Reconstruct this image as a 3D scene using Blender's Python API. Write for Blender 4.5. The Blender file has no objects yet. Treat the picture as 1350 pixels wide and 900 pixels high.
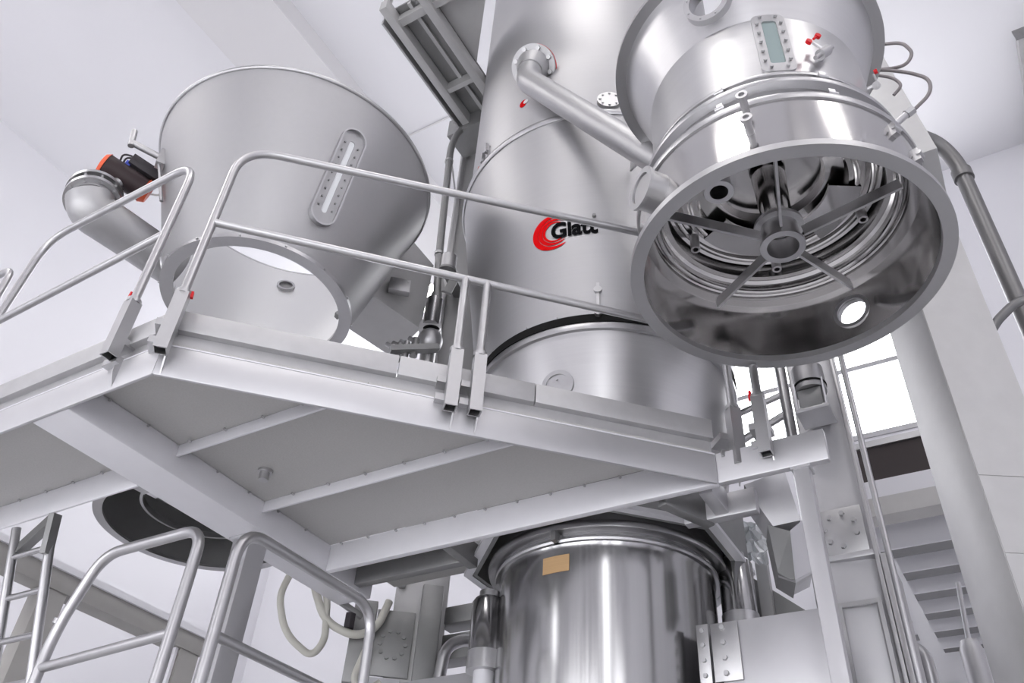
import bpy, bmesh, math, random
from mathutils import Vector, Matrix
random.seed(4)
SC = bpy.context.scene
COL = SC.collection
PI = math.pi
def rad(a): return math.radians(a)

# ------------------------------------------------------------------ camera
cam_d = bpy.data.cameras.new('camera'); cam = bpy.data.objects.new('camera', cam_d); COL.objects.link(cam)
PITCH, ROLL, YAW = .69414, .072509, .99955
fw = Vector((math.cos(PITCH)*math.sin(YAW), math.cos(PITCH)*math.cos(YAW), math.sin(PITCH)))
r0 = Vector((math.cos(YAW), -math.sin(YAW), 0)); u0 = r0.cross(fw)
rt = r0*math.cos(ROLL)+u0*math.sin(ROLL); up_ = u0*math.cos(ROLL)-r0*math.sin(ROLL)
cam.matrix_world = Matrix(((rt.x, up_.x, -fw.x, 0), (rt.y, up_.y, -fw.y, 0), (rt.z, up_.z, -fw.z, 1.6), (0, 0, 0, 1)))
cam_d.sensor_width = 36; cam_d.lens = 1127.8/1350*36; cam_d.clip_end = 200
SC.camera = cam
# ------------------------------------------------------------------ world, light, exposure
w = bpy.data.worlds.new('world'); SC.world = w; w.use_nodes = True
w.node_tree.nodes['Background'].inputs[0].default_value = (.9, .93, 1, 1)
w.node_tree.nodes['Background'].inputs[1].default_value = 1.0
vs = SC.view_settings
vs.view_transform = 'Standard'; vs.look = 'None'; vs.gamma = 1; vs.use_curve_mapping = False
vs.exposure = 0.05
WINDOW_LIGHT = 5.4
LAMP_LIGHT = 9.0

# ------------------------------------------------------------------ materials
def mat(name, col, rough=.5, metal=0., noise=0., nscale=(8, 8, 8), bump=0., emit=None, aniso=0., rvar=0., ior=None, trans=0., spec=None):
    m = bpy.data.materials.new(name); m.use_nodes = True
    nt = m.node_tree; b = nt.nodes['Principled BSDF']
    b.inputs['Base Color'].default_value = (*col, 1)
    b.inputs['Roughness'].default_value = rough; b.inputs['Metallic'].default_value = metal
    if trans: b.inputs['Transmission Weight'].default_value = trans
    if spec is not None: b.inputs['Specular IOR Level'].default_value = spec
    if ior: b.inputs['IOR'].default_value = ior
    if aniso: b.inputs['Anisotropic'].default_value = aniso
    if emit:
        b.inputs['Emission Color'].default_value = (*emit[0], 1); b.inputs['Emission Strength'].default_value = emit[1]
    if noise or bump or rvar:
        tc = nt.nodes.new('ShaderNodeTexCoord'); mp = nt.nodes.new('ShaderNodeMapping')
        mp.inputs['Scale'].default_value = nscale
        nz = nt.nodes.new('ShaderNodeTexNoise'); nz.inputs['Scale'].default_value = 1; nz.inputs['Detail'].default_value = 4
        nt.links.new(tc.outputs['Object'], mp.inputs[0]); nt.links.new(mp.outputs[0], nz.inputs['Vector'])
        if noise:
            mx = nt.nodes.new('ShaderNodeMix'); mx.data_type = 'RGBA'
            mx.inputs[6].default_value = (*[c*(1-noise) for c in col], 1); mx.inputs[7].default_value = (*[min(1, c*(1+noise)) for c in col], 1)
            nt.links.new(nz.outputs['Fac'], mx.inputs[0]); nt.links.new(mx.outputs[2], b.inputs['Base Color'])
        if rvar:
            mr = nt.nodes.new('ShaderNodeMapRange'); mr.inputs[3].default_value = rough-rvar; mr.inputs[4].default_value = rough+rvar
            nt.links.new(nz.outputs['Fac'], mr.inputs[0]); nt.links.new(mr.outputs[0], b.inputs['Roughness'])
        if bump:
            bp = nt.nodes.new('ShaderNodeBump'); bp.inputs['Strength'].default_value = bump; bp.inputs['Distance'].default_value = .01
            nt.links.new(nz.outputs['Fac'], bp.inputs['Height']); nt.links.new(bp.outputs[0], b.inputs['Normal'])
    return m
M = {}
M['wall'] = mat('white_paint', (.80, .795, .83), .75, noise=.02, nscale=(1.5, 1.5, 1.5), bump=.05)
M['ceiling'] = mat('white_ceiling', (.79, .785, .815), .8, noise=.02, nscale=(1, 1, 1))
M['soffit'] = mat('grey_white_soffit', (.70, .69, .705), .8)  # slightly greyer than the ceiling
M['floor'] = mat('grey_epoxy', (.68, .68, .69), .35, noise=.06, nscale=(3, 3, 3))
M['steel'] = mat('brushed_steel', (0.47, 0.467, 0.475), .46, 1, noise=.05, nscale=(1.5, 1.5, 90), rvar=.05)
M['steel_v'] = mat('brushed_steel_vertical', (0.37, 0.367, 0.372), .17, 1, noise=.06, nscale=(70, 70, 1.2), rvar=.06)
M['satin'] = mat('satin_steel', (0.5, 0.497, 0.505), .42, 1, noise=.04, nscale=(25, 25, 25), rvar=.05)
M['polish'] = mat('polished_steel', (0.56, 0.55, 0.55), .14, 1, rvar=.04, nscale=(6, 6, 6), noise=.03)
M['vessel'] = mat('bright_brushed_steel', (.60, .597, .605), .34, 1, noise=.05, nscale=(1.5, 1.5, 90), rvar=.05)
M['lit_inside'] = mat('steel_light_painted_in', (.80, .80, .805), .45, .8)  # paler steel with the reflected ceiling light put into its colour
M['beam_grey'] = mat('warm_grey_paint', (.34, .33, .315), .6, noise=.06, nscale=(10, 10, 10))
M['channel'] = mat('channel_steel', (.55, .546, .565), .42, .65, noise=.05, nscale=(12, 12, 12), rvar=.06)  # darker copy of the frame steel for parts that catch more light
M['cone'] = mat('dull_satin_steel', (.46, .457, .465), .52, 1, noise=.04, nscale=(30, 30, 30), rvar=.04)
M['pipegrey'] = mat('grey_pipe_steel', (.20, .198, .20), .4, .7, noise=.08, nscale=(18, 18, 18))
M['tube'] = mat('tube_steel', (0.5, 0.497, 0.507), .33, 1, noise=.04, nscale=(40, 40, 40))
M['frame'] = mat('lightened_frame_steel', (0.72, 0.715, 0.75), .45, .25, noise=.04, nscale=(12, 12, 12), rvar=.06)  # colour lightened to stand in for light on beams under the deck
M['coping'] = mat('pickled_steel', (0.5, 0.496, 0.505), .55, .75, noise=.10, nscale=(14, 14, 14))
M['deck'] = mat('dull_deck_plate', (0.48, 0.473, 0.465), .6, .35, noise=.08, nscale=(120, 120, 120), bump=.15)
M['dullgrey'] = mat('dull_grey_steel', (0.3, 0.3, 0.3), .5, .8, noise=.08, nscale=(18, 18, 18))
M['duct'] = mat('galvanised_sheet', (0.52, 0.517, 0.517), .5, .6, noise=.07, nscale=(9, 9, 9))
M['rubber'] = mat('black_rubber', (.010, .010, .010), .8, spec=.1)
M['black'] = mat('black_plastic', (.035, .03, .035), .45)
M['maroon'] = mat('dark_brown_plastic', (.040, .026, .028), .45, spec=.3)
M['red'] = mat('red_plastic', (.60, .012, .018), .4, spec=.3)
M['orange'] = mat('orange_plastic', (.72, .12, .05), .45, spec=.3)
M['blue'] = mat('blue_plastic', (.05, .08, .5), .4)
M['logo_red'] = mat('red_print', (.62, .003, .005), .7, spec=.05)
M['logo_black'] = mat('black_print', (.004, .004, .005), .8, spec=.05)
M['tan'] = mat('tan_label', (.52, .34, .18), .6, spec=.2, noise=.2, nscale=(2, 2, 160))
M['yellow'] = mat('yellow_label', (.75, .5, .12), .6)
M['white'] = mat('white_plastic', (.8, .8, .8), .5)
M['hose'] = mat('cream_hose', (.55, .54, .49), .5)
M['cable'] = mat('grey_cable', (.22, .20, .205), .5)
M['concrete'] = mat('concrete', (.55, .54, .53), .85, noise=.1, nscale=(6, 6, 6))
M['void'] = mat('dark_opening_fill', (.05, .04, .04), .7)  # dark fill standing in for the shade inside openings
M['glassgreen'] = mat('green_sight_glass', (.25, .31, .31), .08)
M['frosted'] = mat('pale_sight_glass', (.80, .82, .84), .15)
M['lit'] = mat('daylit_pane', (.8, .8, .8), .4, emit=((.97, .975, 1), WINDOW_LIGHT))
M['lamp'] = mat('lamp_diffuser', (.8, .8, .8), .4, emit=((1, .97, .95), LAMP_LIGHT))
M['foil'] = mat('clear_foil', (.8, .82, .84), .15, .3)

# ------------------------------------------------------------------ mesh builder
class MB:
    def __init__(s): s.v = []; s.f = []; s.T = None
    def add(s, vs, fs):
        n = len(s.v)
        for p in vs:
            p = Vector(p)
            if s.T is not None: p = s.T @ p
            s.v.append(p)
        s.f += [tuple(i+n for i in f) for f in fs]
        return s
    def box(s, x0, x1, y0, y1, z0, z1):
        return s.add([(x0,y0,z0),(x1,y0,z0),(x1,y1,z0),(x0,y1,z0),(x0,y0,z1),(x1,y0,z1),(x1,y1,z1),(x0,y1,z1)],
                     [(3,2,1,0),(4,5,6,7),(0,1,5,4),(1,2,6,5),(2,3,7,6),(3,0,4,7)])
    def hexa(s, p): return s.add(p, [(3,2,1,0),(4,5,6,7),(0,1,5,4),(1,2,6,5),(2,3,7,6),(3,0,4,7)])
    def prism(s, poly, d):
        d = Vector(d); n = len(poly); a = [Vector(p) for p in poly]
        return s.add(a+[p+d for p in a], [tuple(range(n))[::-1], tuple(range(n, 2*n))]+[(i, (i+1) % n, n+(i+1) % n, n+i) for i in range(n)])
    def bar(s, a, b, wd, ht, up=(0,0,1)):                 # rectangular bar from a to b
        a = Vector(a); b = Vector(b); t = (b-a).normalized(); up = Vector(up)
        side = t.cross(up)
        if side.length < 1e-4: side = t.cross(Vector((1,0,0)))
        side.normalize(); u = side.cross(t).normalized()
        q = [side*(-wd/2)+u*(-ht/2), side*(wd/2)+u*(-ht/2), side*(wd/2)+u*(ht/2), side*(-wd/2)+u*(ht/2)]
        return s.add([a+k for k in q]+[b+k for k in q], [(3,2,1,0),(4,5,6,7),(0,1,5,4),(1,2,6,5),(2,3,7,6),(3,0,4,7)])
    def lathe(s, prof, cx=0, cy=0, seg=96, close=False, a0=0., a1=2*PI):
        n = len(prof); full = abs(a1-a0-2*PI) < 1e-6; m = seg if full else seg+1; vs = []; fs = []
        for i in range(m):
            a = a0+(a1-a0)*i/seg
            for (r, z) in prof: vs.append((cx+r*math.cos(a), cy+r*math.sin(a), z))
        for i in range(seg):
            j = (i+1) % m
            for k in range(n if close else n-1):
                l = (k+1) % n
                fs.append((i*n+k, j*n+k, j*n+l, i*n+l))
        return s.add(vs, fs)
    def cyl(s, a, b, r, r2=None, seg=24, cap=True):
        a = Vector(a); b = Vector(b); r2 = r if r2 is None else r2
        t = (b-a).normalized(); x = t.orthogonal().normalized(); y = t.cross(x); vs = []
        for i in range(seg):
            d = x*math.cos(2*PI*i/seg)+y*math.sin(2*PI*i/seg); vs += [a+d*r, b+d*r2]
        fs = [(2*i, 2*((i+1) % seg), 2*((i+1) % seg)+1, 2*i+1) for i in range(seg)]
        if cap: fs += [tuple(2*i for i in range(seg))[::-1], tuple(2*i+1 for i in range(seg))]
        return s.add(vs, fs)
    def ring(s, a, b, ro, ri, seg=40):                    # tube with wall thickness
        a = Vector(a); b = Vector(b); t = (b-a).normalized(); x = t.orthogonal().normalized(); y = t.cross(x); vs = []
        for i in range(seg):
            d = x*math.cos(2*PI*i/seg)+y*math.sin(2*PI*i/seg); vs += [a+d*ri, a+d*ro, b+d*ro, b+d*ri]
        fs = []
        for i in range(seg):
            j = (i+1) % seg
            for k in range(4): fs.append((4*i+k, 4*j+k, 4*j+(k+1) % 4, 4*i+(k+1) % 4))
        return s.add(vs, fs)
    def tube(s, pts, r, seg=14, bend=0., n=8, cap=True):
        P = [Vector(p) for p in pts]
        if bend:
            Q = [P[0]]
            for i in range(1, len(P)-1):
                a = P[i-1]-P[i]; b = P[i+1]-P[i]; k = min(bend, a.length*.49, b.length*.49)
                A = P[i]+a.normalized()*k; B = P[i]+b.normalized()*k
                for j in range(n+1):
                    t = j/n; Q.append(A*(1-t)**2+P[i]*2*t*(1-t)+B*t*t)
            Q.append(P[-1]); P = Q
        vs = []; x = None
        for i, p in enumerate(P):
            t = (P[min(i+1, len(P)-1)]-P[max(i-1, 0)]).normalized()
            x = t.orthogonal().normalized() if x is None else (x-t*x.dot(t)).normalized()
            y = t.cross(x)
            for k in range(seg): vs.append(p+x*(r*math.cos(2*PI*k/seg))+y*(r*math.sin(2*PI*k/seg)))
        fs = [(i*seg+k, i*seg+(k+1) % seg, (i+1)*seg+(k+1) % seg, (i+1)*seg+k) for i in range(len(P)-1) for k in range(seg)]
        if cap: fs += [tuple(range(seg))[::-1], tuple(range((len(P)-1)*seg, len(P)*seg))]
        return s.add(vs, fs)
    def sphere(s, c, r, seg=16, sz=1.):
        return s.lathe([(max(1e-4, r*math.sin(PI*i/10)), c[2]-sz*r*math.cos(PI*i/10)) for i in range(11)], c[0], c[1], seg)
    def build(s, name, m, parent=None, smooth=True, ang=35, bevel=0.):
        root = parent
        while root is not None and root.parent is not None: root = root.parent
        off = root.location if root is not None else Vector((0,0,0))
        me = bpy.data.meshes.new(name); me.from_pydata([tuple(p-off) for p in s.v], [], s.f)
        bm = bmesh.new(); bm.from_mesh(me)
        bmesh.ops.recalc_face_normals(bm, faces=bm.faces)
        if bevel: bmesh.ops.bevel(bm, geom=[e for e in bm.edges], offset=bevel, segments=2, profile=.5, affect='EDGES', clamp_overlap=True)
        bm.to_mesh(me); bm.free()
        if smooth:
            for p in me.polygons: p.use_smooth = True
            me.set_sharp_from_angle(angle=rad(ang))
        me.materials.append(M[m]); me.update()
        o = bpy.data.objects.new(name, me); COL.objects.link(o); o.parent = parent
        return o
def thing(name, label, cat, loc=(0,0,0), group=None, kind=None):
    o = bpy.data.objects.new(name, None); COL.objects.link(o); o.location = loc; o.empty_display_size = .1
    o['label'] = label
    if cat: o['category'] = cat
    if group: o['group'] = group
    if kind: o['kind'] = kind
    return o
def tag(o, label, cat=None, group=None, kind=None):
    o['label'] = label
    if cat: o['category'] = cat
    if group: o['group'] = group
    if kind: o['kind'] = kind
    return o
def basis(P, n, up=(0,0,1)):
    n = Vector(n).normalized(); up = Vector(up); x = up.cross(n)
    if x.length < 1e-4: x = Vector((1,0,0)).cross(n)
    x.normalize(); y = n.cross(x)
    P = Vector(P)
    return Matrix(((x.x,y.x,n.x,P.x),(x.y,y.y,n.y,P.y),(x.z,y.z,n.z,P.z),(0,0,0,1)))
BOLT = {}
def bolt(parent, P, n, r=.008, h=.008, name='bolt', m='satin', seg=6):
    key = (name, r, h, m, seg)
    if key not in BOLT:
        me_o = MB().cyl((0,0,-.002), (0,0,h), r, r*.92, seg=seg).build(name, m)
        BOLT[key] = me_o.data; o = me_o
    else:
        o = bpy.data.objects.new(name, BOLT[key]); COL.objects.link(o)
    root = parent
    while root.parent is not None: root = root.parent
    o.parent = parent
    T = basis(P, n); T.translation = T.translation-root.location
    o.matrix_local = T
    return o
def cut(o, cutters):
    objs = []
    for mb in cutters:
        c = mb.build('cutter', 'steel'); objs.append(c)
        c.location = Vector((0,0,0))
        md = o.modifiers.new('cut', 'BOOLEAN'); md.operation = 'DIFFERENCE'; md.solver = 'EXACT'; md.object = c
    bpy.context.view_layer.update()
    dg = bpy.context.evaluated_depsgraph_get()
    me = bpy.data.meshes.new_from_object(o.evaluated_get(dg))
    o.modifiers.clear(); old = o.data; o.data = me
    for p in me.polygons: p.use_smooth = True
    me.set_sharp_from_angle(angle=rad(35))
    for c in objs: bpy.data.objects.remove(c, do_unlink=True)

# ================================================================== THE ROOM
X0, X1, Y0, Y1, ZC = -5.0, 8.5, -6.0, 9.5, 10.5
tag(MB().box(X0-.2, X1+.2, Y0-.2, Y1+.2, -.2, 0).build('floor', 'floor'), 'grey floor of the hall', 'floor', kind='structure')
tag(MB().box(X0-.2, X1+.2, Y0-.2, Y1+.2, ZC, ZC+.2).build('ceiling', 'ceiling'), 'white ceiling of the hall', 'ceiling', kind='structure')
def wall_x(name, x0, x1, holes, label):
    mb = MB(); ys = Y0
    for (a, b, z0, z1) in holes:
        mb.box(x0, x1, ys, a, 0, ZC); mb.box(x0, x1, a, b, 0, z0); mb.box(x0, x1, a, b, z1, ZC); ys = b
    mb.box(x0, x1, ys, Y1, 0, ZC)
    tag(mb.build(name, 'wall'), label, 'wall', kind='structure')
def wall_y(name, y0, y1, holes, label):
    mb = MB(); xs = X0
    for (a, b, z0, z1) in holes:
        mb.box(xs, a, y0, y1, 0, ZC); mb.box(a, b, y0, y1, 0, z0); mb.box(a, b, y0, y1, z1, ZC); xs = b
    mb.box(xs, X1, y0, y1, 0, ZC)
    tag(mb.build(name, 'wall'), label, 'wall', kind='structure')
far_h = [(-.6, 3.3, 6.92, 9.7), (6.2, 9.2, 7.6, 10.2)]
back_h = [(-5.4, -3.4, .9, 3.6), (-2.7, -1.7, .9, 7.4), (-.9, 4.6, .9, 3.3), (5.5, 6.3, .9, 7.0), (7.1, 9.1, .9, 3.6)]  # the low windows are unseen, added to brighten faces turned to the camera
right_h = []
wall_x('wall_far', X1, X1+.25, far_h, 'white far wall with a high window band')
wall_x('wall_back', X0-.25, X0, back_h, 'white wall behind the viewer with tall windows')
wall_y('wall_right', Y0-.25, Y0, right_h, 'white right wall with tall windows')
wall_y('wall_left', Y1, Y1+.25, [], 'plain white left wall')
wn = [0]
def window_x(x, a, b, z0, z1, nv, nh, label, s):
    wn[0] += 1
    t = thing('window_%d' % wn[0], label, 'window', (x, a, z0), kind='structure')
    f = MB(); d0, d1 = (x-.02*s, x+.10*s) if s > 0 else (x+.10*s, x-.02*s)
    fr = .06
    for (y0, y1, q0, q1) in ((a, b, z0, z0+fr), (a, b, z1-fr, z1), (a, a+fr, z0+fr, z1-fr), (b-fr, b, z0+fr, z1-fr)):
        f.box(min(d0,d1), max(d0,d1), y0, y1, q0, q1)
    f.build('window_frame', 'satin', t, False)
    for i in range(1, nv):
        y = a+(b-a)*i/nv; MB().box(min(d0,d1), max(d0,d1), y-.03, y+.03, z0+fr, z1-fr).build('mullion', 'satin', t, False)
    for i in nh:
        MB().box(min(d0,d1)-.004, max(d0,d1)+.004, a+fr, b-fr, i-.03, i+.03).build('transom', 'satin', t, False)
    zs = [z0+fr]+list(nh)+[z1-fr]
    for i in range(nv):
        for k in range(len(zs)-1):
            ya = a+(b-a)*i/nv+.03; yb = a+(b-a)*(i+1)/nv-.03
            MB().box(x+.05*s-.004, x+.05*s+.004, ya, yb, zs[k]+.03*(k > 0), zs[k+1]-.03*(k < len(zs)-2)).build('pane', 'lit', t, False)
def window_y(y, a, b, z0, z1, nv, nh, label):
    wn[0] += 1
    t = thing('window_%d' % wn[0], label, 'window', (a, y, z0), kind='structure'); fr = .06; f = MB()
    for (p0, p1, q0, q1) in ((a, b, z0, z0+fr), (a, b, z1-fr, z1), (a, a+fr, z0+fr, z1-fr), (b-fr, b, z0+fr, z1-fr)): f.box(p0, p1, y-.1, y+.02, q0, q1)
    f.build('window_frame', 'satin', t, False)
    zs = [z0+fr]+list(nh)+[z1-fr]
    for i in range(nv):
        for k in range(len(zs)-1):
            MB().box(a+(b-a)*i/nv+.03, a+(b-a)*(i+1)/nv-.03, y-.054, y-.046, zs[k]+.03*(k > 0), zs[k+1]-.03*(k < len(zs)-2)).build('pane', 'lit', t, False)
    for i in range(1, nv): MB().box(a+(b-a)*i/nv-.03, a+(b-a)*i/nv+.03, y-.1, y+.02, z0+fr, z1-fr).build('mullion', 'satin', t, False)
    for i in nh: MB().box(a+fr, b-fr, y-.104, y+.024, i-.03, i+.03).build('transom', 'satin', t, False)
window_x(X1, *far_h[0], 2, [7.85], 'overexposed high window behind the right lifting column', 1)
window_x(X1, *far_h[1], 2, [8.9], 'overexposed high window behind the hoisted cone', 1)
for k, hh in enumerate(back_h): window_x(X0, *hh, [2, 2, 4, 2, 2][k], [2.2] if hh[3] < 5 else [2.2, 3.8, 5.4],
    ['low', 'tall', 'broad low', 'tall', 'low'][k]+' daylit window in the wall behind the viewer, '+['at its right end, added for extra light', 'right of the camera', 'in the middle, added for extra light', 'left of the camera', 'at its left end, added for extra light'][k], -1)
for k, hh in enumerate(right_h): window_y(Y0, *hh, 3, [5.6, 7.2], 'tall daylit window in the right wall')
# ceiling beams along x
for i, (a, b) in enumerate(((5.03, 5.98), (-3.4, -2.45))):
    tag(MB().box(X0, X1, a, b, 10.2, ZC).build('trim_%d' % (i+1), 'soffit'), ['broad white ceiling beam crossing above the hoisted cone', 'broad white ceiling beam on the right side'][i], 'beam', kind='structure')
tag(MB().box(4.865, 4.885, Y0, Y1, ZC-.012, ZC).build('trim_3', 'soffit'), 'thin joint strip across the ceiling', 'trim', kind='structure')

# ceiling lamps; all but the first are added out of view for light
def lamp(x, y, label, L=1.6, W=.5, group=None):
    t = thing('ceiling_lamp', label, 'lamp', (x, y, ZC-.1), group)
    MB().box(x-W/2, x+W/2, y-L/2, y+L/2, ZC-.08, ZC).build('housing', 'satin', t, False)
    d = MB().box(x-W/2+.03, x+W/2-.03, y-L/2+.03, y+L/2-.03, ZC-.1, ZC-.081).build('diffuser', 'lamp', t, False)
    for i in range(1, 7):
        yy = y-L/2+L*i/7; MB().box(x-W/2+.02, x+W/2-.02, yy-.008, yy+.008, ZC-.14, ZC-.1).build('louvre', 'satin', t, False)
lamp(7.45, 6.35, 'louvred ceiling lamp glimpsed between the hoisted cone and the tower')
for (x, y, lab) in ((-3, -3.9, 'behind the camera on its right'), (-3, 1.5, 'behind the camera'), (-3, 7.2, 'behind the camera on its left'), (.4, -4.4, 'near the right wall'),
                    (.0, .3, 'right above the camera'), (-.6, 7.6, 'near the left wall')):
    lamp(x, y, 'big louvred light added unseen on the ceiling '+lab, 2.6, 1.0, group='added lights out of view')
# ceiling duct top right
t = thing('ceiling_duct', 'grey square duct end hanging under the ceiling at top right', 'duct', (6.75, -1.9, 10.2))
MB().box(6.75, X1, -1.93, -1.79, 10.22, 10.34).build('duct_body', 'duct', t, False)
MB().box(6.73, 6.75, -1.95, -1.77, 10.20, 10.36).build('end_flange', 'dullgrey', t, False)
MB().box(6.9, 6.94, -1.88, -1.84, 10.34, ZC).build('hanger', 'dullgrey', t, False)

# ================================================================== PLATFORM
ZB, ZD = 3.40, 3.54                       # underside of beams, underside of deck
AC = 3.82                                 # chamfer edge: x + y = AC
P0 = Vector((1.395, AC-1.395, 0)); P1 = Vector((2.95, AC-2.95, 0))
plat = thing('work_platform', 'raised stainless steel work platform seen from below, with chamfered edge', 'platform', (2.2, 2.6, ZB))
dA = (P1-P0).normalized(); nA = Vector((-1, -1, 0)).normalized()
def edge_run(a, b, n, name='edge_channel', seams=(), m0=0., m1=0.):
    """channel, set-back kick plate and coping along a to b; n points outwards; m0, m1 mitre the ends"""
    a = Vector(a); b = Vector(b); t = (b-a).normalized(); L = (b-a).length
    def strip(d0, d1, z0, z1, s0=None, s1=None):
        def q(d, z, end):
            if end: u = s1 if s1 is not None else L+d*m1
            else: u = s0 if s0 is not None else -d*m0
            return a+t*u+n*d+Vector((0, 0, z))
        return MB().hexa([q(d0,z0,0), q(d0,z0,1), q(d1,z0,1), q(d1,z0,0), q(d0,z1,0), q(d0,z1,1), q(d1,z1,1), q(d1,z1,0)])
    c = strip(-.014, 0, ZB, 3.535).build(name, 'channel', plat, True, bevel=.004)
    strip(-.034, -.026, 3.541, 3.62).build('kick_plate', 'coping', plat, False)
    strip(-.06, 0, 3.535, 3.541).build('channel_flange', 'frame', c, False)
    cuts = [None]+list(seams)+[None]
    for i in range(len(cuts)-1):
        strip(-.030, .004, 3.612, 3.705, None if cuts[i] is None else cuts[i]+.002, None if cuts[i+1] is None else cuts[i+1]-.002).build('coping', 'coping', plat, True, bevel=.003)
    s = .12
    while s < L-.05:
        p = a+t*s+n*(-.022)+Vector((0,0,3.549)); bolt(plat, p, n, .007, .01, 'screw'); s += .21
MI = math.tan(rad(22.5))
P0 = Vector((1.40, AC-1.40, 0))
edge_run((1.40, 5.6, 0), P0, Vector((-1,0,0)), seams=(2.05,), m1=MI)
edge_run(P0, P1, nA, seams=(.86, 1.42), m0=MI)
# beams
MB().box(1.414, 3.32, 2.90, 3.12, ZB+.001, ZD).build('main_beam', 'frame', plat, True, bevel=.006)
MB().box(2.95, 2.985, .871, 2.90, ZB, ZD).build('cross_beam', 'frame', plat, True, bevel=.004)
MB().box(2.95, 2.985, .435, .87, ZB, ZD).build('beam_stub', 'channel', plat, True, bevel=.006)  # same beam as above, left in the steel without the painted lightening
MB().box(1.94, 1.955, 3.12, 5.6, ZB, ZD).build('cross_beam', 'frame', plat, True, bevel=.006)
MB().box(3.17, 3.22, 2.24, 2.90, ZB+.02, ZD).build('cross_beam', 'dullgrey', plat, True, bevel=.004)
MB().box(3.02, 3.26, 2.20, 2.25, ZB+.02, ZD).build('cross_beam', 'dullgrey', plat, True, bevel=.004)
for x in (1.925, 2.46):
    MB().box(x, x+.012, AC-x+.02, 2.90, 3.482, ZD).build('stiffener', 'frame', plat, True, bevel=.003)
# deck plates
for (x0, x1) in ((1.415, 1.945), (1.947, 2.48), (2.482, 2.949)):
    MB().prism([(x0, AC-x0+.02, ZD), (x1, AC-x1+.02, ZD), (x1, 2.96, ZD), (x0, 2.96, ZD)], (0,0,.02)).build('deck_plate', 'deck', plat, False)
for (x0, x1, y0, y1) in ((1.415, 1.999, 3.0, 5.6), (2.0, 3.32, 2.961, 3.12), (3.021, 3.5, 2.32, 2.9)):
    MB().box(x0, x1, y0, y1, ZD, ZD+.02).build('deck_plate', 'deck', plat, False)
# screws along the beams
for (x, ya, yb, st) in ((1.917, 1.98, 2.85, .21), (2.452, 1.45, 2.85, .21), (2.942, .95, 2.85, .17), (1.932, 3.2, 4.6, .2), (3.162, 2.3, 2.85, .13)):
    y = ya
    while y < yb: bolt(plat, (x, y, ZD-.012), (-1,0,0), .006, .012, 'screw'); y += st
y = 1.55
while y < 2.85: bolt(plat, (y, 2.893, ZD-.012), (0,-1,0), .006, .01, 'screw'); y += .2
# drain nipple
mb = MB(); mb.cyl((2.25, 2.70, ZD), (2.25, 2.70, ZD-.012), .034, seg=24).cyl((2.25,2.70,ZD-.012), (2.25,2.70,ZD-.05), .022, seg=20); mb.build('drain_nipple', 'satin', plat)
# posts carrying the platform
def square_post(name, x, y, w, z0, z1, label, m='channel', cat='post'):
    t = thing(name, label, cat, (x, y, z0))
    MB().box(x-w/2, x+w/2, y-w/2, y+w/2, z0+.015, z1).build('shaft', m, t, True, bevel=.006)
    MB().box(x-w*.9, x+w*.9, y-w*.9, y+w*.9, z0, z0+.015).build('foot_plate', m, t, False)
    MB().box(x-w*.62, x+w*.62, y-w*.62, y+w*.62, z1-.012, z1-.0005).build('head_plate', m, t, False)
    return t
square_post('platform_post', 2.545, 3.02, .115, 0, ZB, 'square steel post under the main beam of the platform')
square_post('platform_post', 2.985, .545, .06, 0, ZB, 'slim square steel post under the end of the platform cross beam')

# ------------------------------------------------------------------ guard rails
def socket(t, P, inward, z0=3.47, z1=3.745, lever=False):
    P = Vector(P); inward = Vector(inward).normalized(); side = Vector((-inward.y, inward.x, 0)); hw = .025
    mb = MB(); wl = .005                                 # hollow square tube
    for (u0, u1, v0, v1) in ((-hw, hw, -hw, -hw+wl), (-hw, hw, hw-wl, hw), (-hw, -hw+wl, -hw+wl, hw-wl), (hw-wl, hw, -hw+wl, hw-wl)):
        c = [P+side*u+inward*v for (u, v) in ((u0, v0), (u1, v0), (u1, v1), (u0, v1))]
        mb.hexa([Vector((k.x, k.y, z0)) for k in c]+[Vector((k.x, k.y, z1)) for k in c])
    s = mb.build('post_socket', 'satin', t, False)
    MB().ring((P.x, P.y, z1-.004), (P.x, P.y, z1+.014), .029, .0175, 20).build('collar', 'satin', s)
    for z in (3.515, 3.60):
        mb = MB()
        q = P+inward*.02; e = P+inward*.11
        mb.hexa([q-side*.02+Vector((0,0,z)), q+side*.06+Vector((0,0,z)), e+side*.06+Vector((0,0,z)), e-side*.02+Vector((0,0,z)),
                 q-side*.02+Vector((0,0,z+.03)), q+side*.06+Vector((0,0,z+.03)), e+side*.06+Vector((0,0,z+.03)), e-side*.02+Vector((0,0,z+.03))])
        mb.build('bracket', 'satin', s, False)
    g = [P+inward*.026+Vector((0,0,3.47)), P+inward*.026+Vector((0,0,3.50)), P+inward*.05+Vector((0,0,3.52)), P+inward*.05+Vector((0,0,3.405))]
    MB().prism([p-side*.02 for p in g], side*.006).build('gusset', 'satin', s, False)
    if lever:
        MB().bar(P+side*.03+Vector((0,0,z1-.02))-inward*.01, P+side*.024+Vector((0,0,z1+.06))-inward*.01, .014, .01).build('clamp_lever', 'red', s, True, bevel=.003)
        MB().bar(P+side*.026+Vector((0,0,z1-.06)), P+side*.03+Vector((0,0,z1+.01)), .012, .012).build('clamp_screw', 'orange', s, True, bevel=.002)
RT = .0182
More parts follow.
